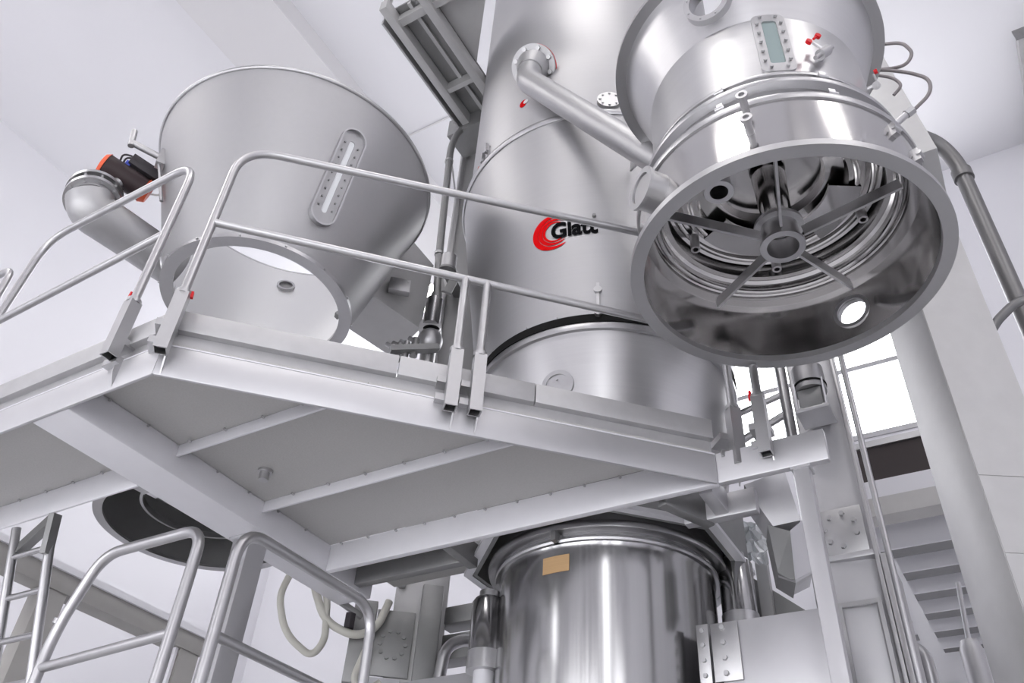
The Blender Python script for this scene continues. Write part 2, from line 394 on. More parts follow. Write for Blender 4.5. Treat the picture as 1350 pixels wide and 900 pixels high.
# rail along the chamfer
nin = Vector((1,1,0)).normalized()
def apt(s, z): p = Vector((1.372, 2.378, z))+dA*s; return p
LA = (Vector((2.97,.78,0))-Vector((1.372,2.378,0))).length
gr = thing('guard_rail', 'two-bar tubular guard rail along the chamfered platform edge', 'guard rail', (1.372, 2.378, 3.47))
MB().tube([apt(0,3.60), apt(0,4.635), apt(LA,4.725), apt(LA,3.60)], RT, bend=.17, n=10).build('top_rail', 'tube', gr)
MB().tube([apt(.0,4.15), apt(LA,4.15)], RT*.95).build('mid_rail', 'tube', gr)
for s in (1.066, 1.162): MB().tube([apt(s,3.60), apt(s,4.15)], RT).build('post', 'tube', gr)
for s, lv in ((0, False), (1.066, False), (1.162, False), (LA, False)): socket(gr, apt(s, 0), nin, lever=lv)
MB().bar(apt(0,3.735)+Vector((.024,-.024,0)), apt(0,3.765)+Vector((.022,-.022,0)), .012, .01).build('clamp_lever', 'red', gr, False)
# rail along the left edge
gl = thing('guard_rail', 'tubular guard rail loop along the left platform edge with red clamp lever', 'guard rail', (1.35, 2.66, 3.5))
XL = 1.352
MB().tube([(XL,2.66,3.60), (XL,2.66,4.68), (XL,3.74,4.68), (XL,3.80,4.16), (XL,3.82,3.6)], RT, bend=.16, n=10).build('top_rail', 'tube', gl)
MB().tube([(XL,2.66,4.20), (XL,3.805,4.14)], RT*.95).build('mid_rail', 'tube', gl)
socket(gl, (XL,2.66,0), (1,0,0), 3.53, 3.80, True); socket(gl, (XL,3.82,0), (1,0,0), 3.53, 3.80)
g2 = thing('guard_rail', 'tubular guard rail loop cut off by the left picture edge', 'guard rail', (1.35, 3.95, 3.5))
MB().tube([(XL,3.95,3.6), (XL,3.95,4.58), (XL,5.2,4.58), (XL,5.2,3.6)], RT, bend=.10, n=10).build('top_rail', 'tube', g2)
MB().tube([(XL,3.95,4.12), (XL,5.2,4.12)], RT*.95).build('mid_rail', 'tube', g2)
socket(g2, (XL,3.95,0), (1,0,0), 3.53, 3.80); socket(g2, (XL,5.2,0), (1,0,0), 3.53, 3.80)
# short rail on the stub of the cross beam
g3 = thing('guard_rail', 'short tubular rail post standing on the cross beam stub below the swung-out vessel', 'guard rail', (2.92, .655, 3.5))
MB().tube([(2.915,.655,3.60), (2.915,.655,3.893)], RT).build('post', 'tube', g3)
socket(g3, (2.915,.655,0), (1,0,0), 3.46, 3.73)
MB().bar((2.905,.685,3.72), (2.905,.682,3.765), .014, .01).build('clamp_lever', 'red', g3, False)

# ================================================================== TOWER
TX, TY = 3.67, 1.70
tow = thing('process_tower', 'tall brushed steel process tower with flared chamber and red and black lettering', 'process tower', (TX, TY, 3.45))
MB().lathe([(.915,6.03),(.92,6.04),(.92,ZC-.01)], TX, TY, 128).build('upper_shell', 'steel', tow)
ring = MB().lathe([(.90,5.985),(.948,5.985),(.958,6.0),(.958,6.02),(.948,6.035),(.90,6.035)], TX, TY, 128, close=True).build('clamp_ring', 'tube', tow)
MB().lathe([(.735,4.52),(.942,5.99)], TX, TY, 128).build('flared_chamber', 'steel', tow)
MB().lathe([(.70,4.497),(.750,4.497),(.752,4.545),(.70,4.545)], TX, TY, 128, close=True).build('gasket', 'rubber', tow)
MB().lathe([(.70,4.455),(.745,4.455),(.748,4.475),(.745,4.496),(.70,4.496)], TX, TY, 128, close=True).build('bowl_rim', 'tube', tow)
MB().lathe([(.725,4.456),(.60,3.62),(.575,3.55),(.56,3.466)], TX, TY, 128).build('product_bowl', 'vessel', tow)
def tdir(a): return Vector((math.cos(rad(a)), math.sin(rad(a)), 0))
def tpt(a, z, R): return Vector((TX, TY, z))+tdir(a)*R
def coneR(z): return .735+(.942-.735)*(z-4.52)/1.47
# small clamps round the gasket
for a in (-157, 172, 186, 150, -130): 
    p = tpt(a, 4.535, .742); MB().bar(p, p+Vector((0,0,.03)), .014, .012, up=tdir(a)).build('gasket_pin', 'satin', tow, False)
# lift lug on the chamber
lug = MB(); lug.T = basis(tpt(-156.7, 4.60, coneR(4.60)+.01), tdir(-156.7))
lug.box(-.008,.008,-.06,.15,0,.012); lug.cyl((0,.10,-.01),(0,.10,.018),.022).cyl((0,-.06,-.01),(0,-.06,.02),.018)
lug.build('lock_bar', 'satin', tow)
for a, z in ((152.5, 6.16), (150, 6.10)):                                  # toggle latch on the upper shell
    lm = MB(); lm.T = basis(tpt(a, z, .92), tdir(a)); lm.box(-.015,.015,-.06,.05,0,.012); lm.box(-.01,.01,-.02,.07,.012,.03); lm.cyl((-.018,.0,.02),(.018,0,.02),.008); lm.build('toggle_latch', 'tube', tow, True)
bolt(tow, tpt(145, 6.12, .92), tdir(145), .012, .012, 'knob', 'orange', 12)
# flange cover on the upper shell right of the pipe
fc = MB(); fc.T = basis(tpt(-151.2, 6.14, .915), tdir(-151.2)); fc.cyl((0,0,-.02),(0,0,.03),.075,seg=40); fc.build('port_cover', 'satin', tow)
for k in range(8): bolt(tow, fc.T @ Vector((.058*math.cos(k*PI/4), .058*math.sin(k*PI/4), .03)), tdir(-151.2), .008, .008)
# dark little fitting by the lettering
bolt(tow, tpt(-157.6, 5.20, coneR(5.20)), tdir(-157.6), .012, .014, 'fitting', 'dullgrey', 12)
# port on the bowl
bp = MB(); bR = .60+.125*(4.22-3.62)/.836; bn = (tdir(-174.4)+Vector((0,0,-.15))).normalized(); bp.T = basis(tpt(-174.4, 4.165, bR-.008), bn)
bp.ring((0,0,-.02),(0,0,.010),.085,.062).cyl((0,0,-.02),(0,0,.004),.062,seg=40); bp.build('bowl_port', 'tube', tow)
bolt(tow, bp.T @ Vector((0,.03,.012)), bn, .006, .006)
# --- lettering wrapped round the chamber
def wrap(pts, a0, z0, d=.003):
    out = []
    for (x, y) in pts:
        z = z0+y; R = coneR(z)+d; a = rad(a0)+x/R
        out.append(Vector((TX+R*math.cos(a), TY+R*math.sin(a), z)))
    return out
def crescent(r, th, a_lo, a_hi, shift=0., n=48):
    o = []; i = []
    for k in range(n+1):
        t = k/n; a = rad(a_lo+(a_hi-a_lo)*t); tk = th*math.sin(PI*t)**.7+.0008
        o.append((shift+r*math.cos(a), r*math.sin(a))); i.append((shift+(r-tk)*math.cos(a), (r-tk)*math.sin(a)))
    return o, i
mb = MB()
for (r, th, lo, hi, sh) in ((.120, .034, 48, 312, 0), (.092, .024, 45, 318, .008), (.071, .015, 42, 322, .014)):
    o, i = crescent(r, th, lo, hi, sh); n = len(o)
    mb.add(wrap(o, 185.6, 5.135)+wrap(i, 185.6, 5.135), [(k, k+1, n+k+1, n+k) for k in range(n-1)])
mb.build('red_crescents', 'logo_red', tow, False)
tc = bpy.data.curves.new('lettering', 'FONT'); tc.body = 'Glatt'; tc.size = .145; tc.offset = .0052; tc.space_character = .98
to = bpy.data.objects.new('lettering_src', tc); COL.objects.link(to); bpy.context.view_layer.update()
tm = bpy.data.meshes.new_from_object(to.evaluated_get(bpy.context.evaluated_depsgraph_get())); bpy.data.objects.remove(to, do_unlink=True)
xs = [v.co.x for v in tm.vertices]; wx = max(xs)-min(xs); k = .265/wx
bmt = bmesh.new(); bmt.from_mesh(tm); bmesh.ops.triangulate(bmt, faces=bmt.faces); bmesh.ops.subdivide_edges(bmt, edges=bmt.edges, cuts=1); bmt.to_mesh(tm); bmt.free()
mb = MB().add(wrap([((v.co.x-min(xs))*k, v.co.y*1.0) for v in tm.vertices], 185.3, 5.085, .005), [tuple(p.vertices) for p in tm.polygons])
mb.build('lettering', 'logo_black', tow, False)
# small red mark and warning triangle on the upper shell
mb = MB(); mb.T = basis(tpt(172.6, 6.37, .9225), tdir(172.6)); mb.add([(.0+.028*math.cos(a*PI/8), .038*math.sin(a*PI/8), 0) for a in range(16)], [tuple(range(16))]); mb.build('red_mark', 'logo_red', tow, False)
mb = MB(); mb.T = basis(tpt(173.6, 6.375, .9238), tdir(173.6)); mb.add([(.02*math.cos(a*PI/6)+.006, .02*math.sin(a*PI/6), 0) for a in range(12)], [tuple(range(12))]); mb.build('red_mark_centre', 'white', tow, False)
mb = MB(); mb.T = basis(tpt(-159.7, 6.11, .9225), tdir(-159.7)); mb.add([(-.05,-.03,0),(.05,-.03,0),(0,.05,0)], [(0,1,2)]); mb.build('warning_triangle', 'yellow', tow, False)
mb = MB(); mb.T = basis(tpt(-159.7, 6.11, .9235), tdir(-159.7)); mb.add([(-.03,-.02,0),(.03,-.02,0),(0,.028,0)], [(0,1,2)]); mb.build('warning_triangle_inner', 'white', tow, False)

# --- lower vessel with support collar
ves = thing('inlet_vessel', 'shiny cylindrical steel vessel below the platform with tan label', 'vessel', (TX, TY, 0))
MB().lathe([(.01,.3),(.50,.3),(.522,.33),(.522,3.36),(.53,3.385)], TX, TY, 128).build('shell', 'steel_v', ves)
MB().lathe([(.50,3.385),(.548,3.385),(.552,3.395),(.548,3.408),(.50,3.408)], TX, TY, 128, close=True).build('lower_flange', 'tube', ves)
MB().lathe([(.50,3.43),(.585,3.43),(.590,3.445),(.585,3.462),(.50,3.462)], TX, TY, 128, close=True).build('upper_flange', 'tube', ves)
MB().lathe([(.535,3.40),(.535,3.44)], TX, TY, 128).build('neck', 'steel_v', ves)
for k in range(4):
    a = k*PI/2+.6; MB().cyl((TX+.42*math.cos(a), TY+.42*math.sin(a), 0), (TX+.42*math.cos(a), TY+.42*math.sin(a), .32), .04).build('foot', 'frame', ves)
mb = MB(); mb.T = basis(tpt(-179, 3.42, .55), tdir(-179)); mb.box(-.012,.012,-.035,.02,-.03,.035); mb.build('clamp_tab', 'dullgrey', ves, False)
mb = MB()
for k in range(9):
    for z in (3.256, 3.336): mb.v.append(tpt(172.1+k*1.83, z, .5245))
mb.f = [(2*k, 2*k+2, 2*k+3, 2*k+1) for k in range(8)]
mb.build('tan_label', 'tan', ves, False)
col = thing('support_collar', 'dark octagonal steel collar carrying the tower above the lower vessel', 'collar', (TX, TY, 3.465))
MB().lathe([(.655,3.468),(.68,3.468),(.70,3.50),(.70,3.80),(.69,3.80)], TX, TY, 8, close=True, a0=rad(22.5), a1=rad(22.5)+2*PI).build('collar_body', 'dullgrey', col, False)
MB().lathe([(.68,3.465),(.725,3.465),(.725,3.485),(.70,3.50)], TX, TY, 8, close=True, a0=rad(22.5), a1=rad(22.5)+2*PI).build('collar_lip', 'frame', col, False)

# --- two upright cylinders beside the vessel
for (az, D, z0, z1, lab) in ((15.95, 4.0, 3.16, 3.50, 'upright steel damper cylinder right of the lower vessel'), (33.0, 4.05, 2.98, 3.31, 'upright steel damper cylinder left of the lower vessel')):
    x, y = D*math.cos(rad(az)), D*math.sin(rad(az))
    t = thing('damper', lab, 'damper', (x, y, z0))
    MB().lathe([(.01,z0+.07),(.082,z0+.07),(.082,z1-.02),(.07,z1),(.01,z1)], x, y, 40).build('cylinder', 'steel_v', t)
    MB().lathe([(.01,z0-.02),(.086,z0-.02),(.086,z0+.068),(.01,z0+.07)], x, y, 40).build('lower_sleeve', 'tube', t)
    MB().cyl((x,y,z1), (x,y,z1+.04), .05).build('piston', 'tube', t)
    MB().cyl((x,y,0), (x,y,z0-.02), .05).build('stand_tube', 'frame', t)

# --- bearer beams to the columns
def bearer(lab, x0, x1, y0, y1, z0, z1, by, bz, right=True):
    t = thing('bearer_beam', lab, 'beam', ((x0+x1)/2, (y0+y1)/2, z0))
    MB().box(x0, x1, y0, y1, z0, z1).build('box_section', 'channel', t, True, bevel=.008)
    MB().box(x0+.06, x1-.02, (y0+y1)/2-.08, (y0+y1)/2+.08, 0, z0).build('leg', 'frame', t, True, bevel=.004)
    if right:
        mb = MB().box(x0-.012, x0-.0005, by-.05, by+.066, bz, z1-.006); pl = mb.build('bolted_plate', 'satin', t, True, bevel=.002)
        MB().box(x0-.012, x0+.03, by+.076, by+.128, bz, z1-.002).build('bolted_plate', 'satin', t, True, bevel=.002)
        for k in range(4):
            bolt(t, (x0-.012, by+.015, bz+.03+k*.062), (-1,0,0), .012, .012)
            bolt(t, (x0-.012, by+.102, bz+.03+k*.062), (-1,0,0), .010, .012)
    return t
bearer('bright box beam bolted to the right side of the lower vessel', 3.42, 3.74, .64, 1.075, 2.60, 3.035, 1.042, 2.79)
MB_L = bearer('box beam running from the left lifting column to the lower vessel', 3.56, 3.70, 2.25, 2.80, 2.6, 3.04, 0, 0, False)
for k in range(3): bolt(MB_L, (3.56, 2.21, 2.82+k*.08), (-1,0,0), .013, .014)

# ================================================================== LIFTING COLUMNS
def column(lab, cx, cy, w, z1, th, m='duct', name='lifting_column'):
    t = thing(name, lab, 'column', (cx, cy, 0)); c, s = math.cos(th), math.sin(th)
    q = [(cx+u*c-v*s, cy+u*s+v*c) for (u, v) in ((-w/2,-w/2),(w/2,-w/2),(w/2,w/2),(-w/2,w/2))]
    MB().hexa([Vector((a,b,0)) for a, b in q]+[Vector((a,b,z1)) for a, b in q]).build('shaft', m, t, True, bevel=.012)
    return t
cl = column('square steel lifting column behind the tower carrying the hoisted cone', 3.83, 2.96, .30, 8.2, rad(38), 'duct')
cr = column('square steel lifting column right of the tower carrying the motor', 4.13, .60, .26, 6.3, rad(8), 'channel')
# base flange of the right column
fx = 3.985
p = MB().box(fx-.015, fx+.29, .47, .74, 3.475, 3.505).build('flange_plate', 'channel', cr, True, bevel=.004)
mb = MB(); mb.box(fx-.012, fx, .49, .71, 3.505, 3.74); mb.build('bolt_plate', 'satin', cr, True, bevel=.003)
for k in range(7):
    a = rad(200-k*48); bolt(cr, (fx-.012, .60+.075*math.cos(a), 3.625+.085*math.sin(a)), (-1,0,0), .014, .014)
# framed panel on the pedestal
mb = MB()
for (y0, y1, z0, z1) in ((.49,.51,2.4,3.27),(.665,.685,2.4,3.27),(.51,.665,3.25,3.27)): mb.box(fx-.014, fx-.001, y0, y1, z0, z1)
mb.build('panel_frame', 'satin', cr, True)
MB().box(3.955, 4.30, .42, .455, 0, 3.47).build('cover_strip', 'satin', cr, True, bevel=.01)
MB().box(3.955, 3.99, .455, .475, 0, 6.3).build('guide_rail', 'satin', cr, True, bevel=.005)
# motor on the right column
my, mz = .59, 4.22
mt = thing('hoist_motor', 'small geared motor on the right lifting column below the swung-out vessel', 'motor', (3.85, my, mz))
MB().cyl((3.87,my,mz+.19), (3.87,my,mz+.30), .082, seg=36).build('end_bell', 'satin', mt)
MB().cyl((3.87,my,mz+.182), (3.87,my,mz+.192), .086, seg=36).build('dark_band', 'rubber', mt)
MB().cyl((3.87,my,mz+.15), (3.87,my,mz+.182), .082, seg=36).build('housing', 'satin', mt)
MB().box(3.815,3.935,my-.062,my+.062,mz+.03,mz+.15).build('terminal_box', 'dullgrey', mt, True, bevel=.012)
MB().box(3.80,3.972,my-.085,my+.085,mz,mz+.022).build('base_plate', 'channel', mt, True, bevel=.004)
for u in (-1,1): MB().bar((3.815,my+u*.073,mz+.02), (3.83,my+u*.073,mz+.20), .008, .02).build('tie_bar', 'frame', mt, False)
for u in (-1,1): bolt(mt, (3.82,my+u*.06,mz+.022), (0,0,1), .012, .012)
MB().box(3.95,3.999,my-.05,my+.05,mz+.02,mz+.3).build('mounting', 'frame', mt, False)
# left column: bolted plate, dark channel
def cp(u, z, d=0.):                                        # point on the camera-facing face of the left column
    f = Vector((-math.cos(rad(38)), -math.sin(rad(38)), 0)); s = Vector((-math.sin(rad(38)), math.cos(rad(38)), 0))
    return Vector((3.83, 2.96, z))+f*(.15+d)+s*u
fL = Vector((-math.cos(rad(38)), -math.sin(rad(38)), 0)); sL = Vector((-math.sin(rad(38)), math.cos(rad(38)), 0))
def facebox(u0, u1, z0, z1, d0, d1):
    return MB().hexa([cp(u0,z0,d0), cp(u1,z0,d0), cp(u1,z0,d1), cp(u0,z0,d1), cp(u0,z1,d0), cp(u1,z1,d0), cp(u1,z1,d1), cp(u0,z1,d1)])
facebox(.02, .23, 3.10, 3.46, .0, .02).build('bolt_plate', 'dullgrey', cl, True, bevel=.003)
for k in range(10):
    a = k*PI/5; bolt(cl, cp(.125+.07*math.cos(a), 3.27+.075*math.sin(a), .02), fL, .012, .012, m='dullgrey')
facebox(-.12, -.0, 2.6, 3.60, .0, .11).build('guide_channel', 'dullgrey', cl, True, bevel=.012)
facebox(.235, .36, 3.05, 3.50, -.05, .03).build('side_bracket', 'dullgrey', cl, True, bevel=.004)
facebox(.06, .30, 2.6, 3.09, -.03, .025).build('lower_bracket', 'frame', cl, True, bevel=.004)
facebox(.10, .14, 3.6, 8.0, .0, .035).build('guide_rail', 'satin', cl, True, bevel=.005)
# cross members behind the lower vessel
for (z0, z1, lab) in ((3.42, 3.52, 'upper dark cross member between the left column and the lower vessel'), (3.22, 3.36, 'lower grey cross member between the left column and the lower vessel')):
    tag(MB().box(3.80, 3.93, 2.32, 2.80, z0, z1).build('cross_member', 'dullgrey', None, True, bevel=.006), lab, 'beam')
tag(MB().tube([(3.62,2.62,3.05),(3.62,2.60,3.22),(3.72,2.50,3.28),(3.85,2.36,3.12)], .032, bend=.08).build('elbow_pipe', 'tube'), 'bent steel pipe left of the lower vessel', 'pipe')

# rotated duct column at right
dc = thing('duct_column', 'wide grey sheet-clad column at the right with one corner facing the viewer', 'column', (4.17, -.04, 0))
ed = Vector((4.0, -.04, 0)); wA, wB = .397, .36
dl = Vector((math.cos(rad(30)), math.sin(rad(30)), 0)); dr = Vector((math.cos(rad(-60)), math.sin(rad(-60)), 0))
base = [ed, ed+dr*wB, ed+dr*wB+dl*wA, ed+dl*wA]
MB().hexa([p+Vector((0,0,0)) for p in base]+[p+Vector((0,0,5.6)) for p in base]).build('shaft', 'duct', dc, True, bevel=.006)
for (z0, z1) in ((0, 3.39), (3.394, 3.78), (3.784, 5.6)):
    o_ = -dl*.004; q_ = [ed+o_+dr*.004, ed+o_+dr*wB, ed+dr*wB-dl*.0005, ed+dr*.004-dl*.0005]
    MB().hexa([p+Vector((0,0,z0)) for p in q_]+[p+Vector((0,0,z1)) for p in q_]).build('cladding_sheet', 'duct', dc, False)
mb = MB(); y0, y1 = -.36, .14
mb.hexa([(3.52,y0,5.47),(4.2,y0,5.60),(4.2,y1,5.60),(3.52,y1,5.47),(3.60,y0+.10,6.9),(4.2,y0+.10,6.9),(4.2,y1,6.9),(3.60,y1,6.9)])
mb.build('column_head', 'duct', dc, True, bevel=.006)
# swing arm holding the right vessel
RX, RY = 2.43, .362
ar = thing('swing_arm', 'steel swing arm joining the column head to the swung-out vessel', 'arm', (3.3, .1, 5.0))
MB().hexa([(2.90,.02,4.62),(3.98,-.06,5.05),(3.98,.10,5.05),(2.94,.22,4.62),(2.90,.02,5.12),(3.98,-.06,5.45),(3.98,.10,5.45),(2.94,.22,5.12)]).build('arm_box', 'duct', ar, True, bevel=.008)

# ================================================================== SWUNG-OUT VESSEL (right)
rv = thing('swung_out_vessel', 'large flanged steel vessel swung out at top right, open underside with five spokes', 'vessel', (RX, RY, 3.9))
def rdir(a): return Vector((math.cos(rad(a)), math.sin(rad(a)), 0))
def rpt(a, z, R): return Vector((RX, RY, z))+rdir(a)*R
lo = MB().lathe([(.533,3.925),(.540,3.925),(.538,4.215),(.531,4.215)], RX, RY, 160, close=True).build('lower_shell', 'polish', rv)
hc = MB().cyl(rpt(-15.3,4.057,.40), rpt(-15.3,4.057,.66), .062, seg=48)
cut(lo, [hc])
MB().ring(rpt(-15.3,4.057,.525), rpt(-15.3,4.057,.56), .078, .062, 48).build('sight_hole_ring', 'tube', rv)
MB().lathe([(.532,3.90),(.583,3.90),(.583,3.928),(.532,3.928)], RX, RY, 160, close=True).build('bottom_flange', 'satin', rv)
MB().lathe([(.50,4.215),(.545,4.215),(.548,4.23),(.545,4.246),(.50,4.246)], RX, RY, 160, close=True).build('flange_ring', 'tube', rv)
MB().lathe([(.505,4.246),(.500,4.30),(.484,4.335),(.482,4.36)], RX, RY, 160).build('grooved_band', 'vessel', rv)
MB().lathe([(.47,4.36),(.516,4.36),(.519,4.372),(.516,4.385),(.47,4.385)], RX, RY, 160, close=True).build('flange_ring', 'tube', rv)
MB().lathe([(.475,4.385),(.472,4.435)], RX, RY, 160).build('grooved_band', 'vessel', rv)
MB().lathe([(.45,4.435),(.494,4.435),(.496,4.446),(.492,4.456),(.45,4.456)], RX, RY, 160, close=True).build('flange_ring', 'tube', rv)
MB().lathe([(.459,4.456),(.459,4.888)], RX, RY, 160).build('body', 'vessel', rv)
cone = MB().lathe([(.459,4.888),(.562,5.205),(.554,5.205),(.451,4.888)], RX, RY, 160, close=True).build('flared_neck', 'vessel', rv)
pn = (rdir(178)+Vector((0,0,-.33))).normalized(); pp = rpt(178, 5.03, .505)
cut(cone, [MB().cyl(pp-pn*.1, pp+pn*.1, .075, seg=48)])
MB().ring(pp-pn*.03, pp+pn*.035, .098, .074, 48).build('neck_port_ring', 'tube', rv)
for k in range(8): bolt(rv, pp+pn*.035+Vector(basis((0,0,0),pn) @ Vector((.086*math.cos(k*PI/4+.3), .086*math.sin(k*PI/4+.3), 0))), pn, .005, .005)
MB().lathe([(.556,5.205),(.611,5.205),(.611,5.228),(.556,5.228)], RX, RY, 160, close=True).build('top_flange', 'satin', rv)
# sight window on the body
a0 = -156.4; T = basis(rpt(a0, 4.71, .462), rdir(a0))
def rrect(w, h, r, z, n=6):
    out = []
    for (sx, sy, s0) in ((1,1,0),(-1,1,90),(-1,-1,180),(1,-1,270)):
        for k in range(n+1):
            a = rad(s0+90*k/n); out.append((sx*(w/2-r)+r*math.cos(a), sy*(h/2-r)+r*math.sin(a), z))
    return out
def bend(mb, R, P, n):                                     # wrap local plate points round the vessel (local x -> arc)
    T = basis((RX, RY, P.z), n); new = []
    for (x, y, z) in mb: new.append(T @ Vector(((R+z)*math.sin(x/R), y, (R+z)*math.cos(x/R))))
    return new
def frame_plate(ow, oh, orr, iw, ih, irr, z0, z1):
    o0, i0, o1, i1 = rrect(ow,oh,orr,z0), rrect(iw,ih,irr,z0), rrect(ow,oh,orr,z1), rrect(iw,ih,irr,z1); n = len(o0)
    fs = []
    for k in range(n):
        j = (k+1) % n
        fs += [(k,j,n+j,n+k)[::-1], (2*n+k,2*n+j,3*n+j,3*n+k), (k,j,2*n+j,2*n+k), (n+k,n+j,3*n+j,3*n+k)[::-1]]
    return o0+i0+o1+i1, fs
vv, ff = frame_plate(.128, .40, .03, .056, .30, .012, -.004, .010)
P = rpt(a0, 4.70, .459)
sw = MB().add(bend(vv, .459, P, rdir(a0)), ff).build('sight_window_frame', 'satin', rv)
MB().add(bend(rrect(.06, .31, .014, .003), .459, P, rdir(a0)), [tuple(range(28))]).build('sight_window_glass', 'glassgreen', sw, False)
for (x, y) in [(s*.046, yy) for s in (-1, 1) for yy in (-.13,-.065,0,.065,.13)]+[(-.03,.178),(.03,.178),(-.03,-.178),(.03,-.178)]:
    q = bend([(x, y, .014)], .459, P, rdir(a0))[0]; bolt(sw, q, Vector((q.x-RX, q.y-RY, 0)), .007, .006)
# ball valves with red handles
for (a, z, s) in ((-135.4, 4.61, 1.), (-95, 4.70, .8)):
    vb = MB(); vb.T = basis(rpt(a, z, .459), rdir(a)) @ Matrix.Rotation(rad(-38), 4, 'Z')
    vb.cyl((0,-.075*s,.035),(0,.075*s,.035),.009*s); vb.cyl((0,-.035*s,.035),(0,.03*s,.035),.021*s); vb.cyl((0,0,-.01),(0,0,.035),.013*s); vb.cyl((-.06*s,.01,.04),(0,.01,.04),.007*s)
    v = vb.build('ball_valve', 'tube', rv)
    for (x, y) in ((-.065*s, -.03*s), (-.065*s, .05*s)):
        hb = MB(); hb.T = vb.T; hb.cyl((x,y,.045),(x,y,.058),.012*s); hb.cyl((x,y*.3,.05),(x,y,.05),.005*s); hb.build('red_handle', 'red', v)
# nipples on the lower bands
for (z, R, h) in ((4.20, .54, .09), (4.07, .54, .09)):
    n = (rdir(-174.4)); q = rpt(-174.4, z, R-.012)
    mb = MB(); mb.cyl(q, q+n*.07, .014); mb.ring(q+n*.07, q+n*.082, .021, .011, 24); mb.build('nipple', 'tube', rv)
# clamps round the bands
for (a, z, R) in ((176, 4.405, .492), (-141, 4.405, .492), (-141, 4.265, .515), (176, 4.275, .515), (-118, 4.15, .54), (-104, 4.12, .54)):
    mb = MB(); mb.T = basis(rpt(a, z, R), rdir(a)); mb.box(-.012,.012,-.03,.03,-.004,.018); mb.cyl((-.018,.0,.016),(.018,0,.016),.01); mb.build('band_clamp', 'tube', rv)
# side port at left and inspection disc in front
for (a, z, r, h, m) in ((141.5, 4.08, .085, .07, 'steel'), (163, 4.09, .05, .009, 'polish')):
    mb = MB(); T = basis(rpt(a, z, .53), rdir(a)); mb.T = T; mb.cyl((0,0,0),(0,0,h),r*.9,seg=40)
    if h > .02: mb.ring((0,0,h),(0,0,h+.012),r,r*.72,40); mb.cyl((0,0,h),(0,0,h+.004),r*.7,seg=40); mb.build('side_port', m, rv)
# inside: stepped rings, inner cover, spokes and hub
mb = MB()
for (r0_, r1_, z) in ((.49,.532,4.205),(.455,.492,4.245),(.425,.458,4.285)): mb.lathe([(r0_,z),(r1_,z-.004),(r1_,z+.02),(r0_,z+.02)], RX, RY, 120, close=True)
mb.build('inner_step_rings', 'polish', rv)
MB().lathe([(.532,4.20),(.50,4.235),(.46,4.27),(.43,4.30),(.425,4.36),(.37,4.39),(.36,4.36),(.30,4.36),(.29,4.40),(.22,4.42),(.21,4.46),(.10,4.46),(.01,4.47)], RX, RY, 120).build('inner_cover', 'polish', rv)
for r_, z in ((.47,4.24),(.395,4.362),(.33,4.352)):
    mb = MB(); mb.lathe([(r_+.012*math.cos(k*PI/5), z+.012*math.sin(k*PI/5)) for k in range(10)], RX, RY, 120, close=True); mb.build('bead_ring', 'polish', rv)
for k in range(4):                                          # raised segment plates
    a0_ = 20+k*90; MB().lathe([(.225,4.375),(.345,4.35),(.345,4.335),(.225,4.36)], RX, RY, 12, close=True, a0=rad(a0_), a1=rad(a0_+52)).build('segment_plate', 'polish', rv)
for a in (-166, 128, -94, 51, -22):
    q0 = rpt(a, 4.075, .085); q1 = rpt(a, 4.12, .455)
    MB().bar(q0, q1, .010, .05).build('spoke', 'tube', rv, False)
MB().lathe([(.060,4.03),(.085,4.03),(.085,4.04),(.072,4.045),(.072,4.13),(.095,4.135),(.095,4.15),(.06,4.15)], RX, RY, 48, close=True).build('hub', 'tube', rv)
MB().cyl((RX,RY,4.14),(RX,RY,4.44), .055, .07, seg=32).build('hub_tube', 'polish', rv)
for (a, R) in ((155, .33), ):
    q = rpt(a, 4.12, R); MB().ring(q, q+Vector((0,0,.25)), .047, .036, 36).build('inner_nozzle', 'tube', rv); MB().ring(q-Vector((0,0,.008)), q, .055, .034, 36).build('nozzle_rim', 'tube', rv)
for a in (75, 15, -50, -120, 170): 
    q = rpt(a, 4.28, .38); MB().ring(q, q+Vector((0,0,.08)), .020, .012, 20).build('spray_nozzle', 'tube', rv)

# branch pipe from the tower to the vessel
bpn = thing('branch_pipe', 'slanting steel pipe with bolted flange running from the tower to the swung-out vessel', 'pipe', (2.75, 1.74, 6.70))
n0 = (tdir(186)*.62+Vector((0,0,-.78))).normalized(); q0 = Vector((2.70, 1.715, 6.64))
MB().cyl(q0-n0*.22, q0, .10, seg=48).build('nozzle', 'steel', bpn)
MB().ring(q0-n0*.008, q0+n0*.006, .150, .09, 64).build('red_gasket', 'red', bpn)
MB().ring(q0+n0*.006, q0+n0*.034, .148, .08, 64).build('flange', 'cone', bpn)
for k in range(8):
    a = k*PI/4+.2; bolt(bpn, q0+n0*.034+basis((0,0,0),n0).to_3x3() @ Vector((.122*math.cos(a), .122*math.sin(a), 0)), n0, .017, .018)
q2 = Vector((2.66, .66, 4.75)); qe = q0+n0*.13+Vector((0,0,-.17))
d = (q2-qe).normalized()
mb = MB(); mb.cyl(q0+n0*.03, q0+n0*.10+Vector((0,0,-.07)), .112, .084, seg=48); mb.build('reducer', 'steel', bpn)
mb = MB(); mb.tube([q0+n0*.09+Vector((0,0,-.06)), qe, qe+d*.12, q2], .078, seg=40, bend=.07); mb.build('pipe', 'steel', bpn)
# strap between top flange and tower
tag(MB().bar((2.58,.90,5.19),(2.93,1.16,5.55), .012, .075).build('strap', 'satin'), 'flat steel strap from the tower to the top flange of the swung-out vessel', 'strap')

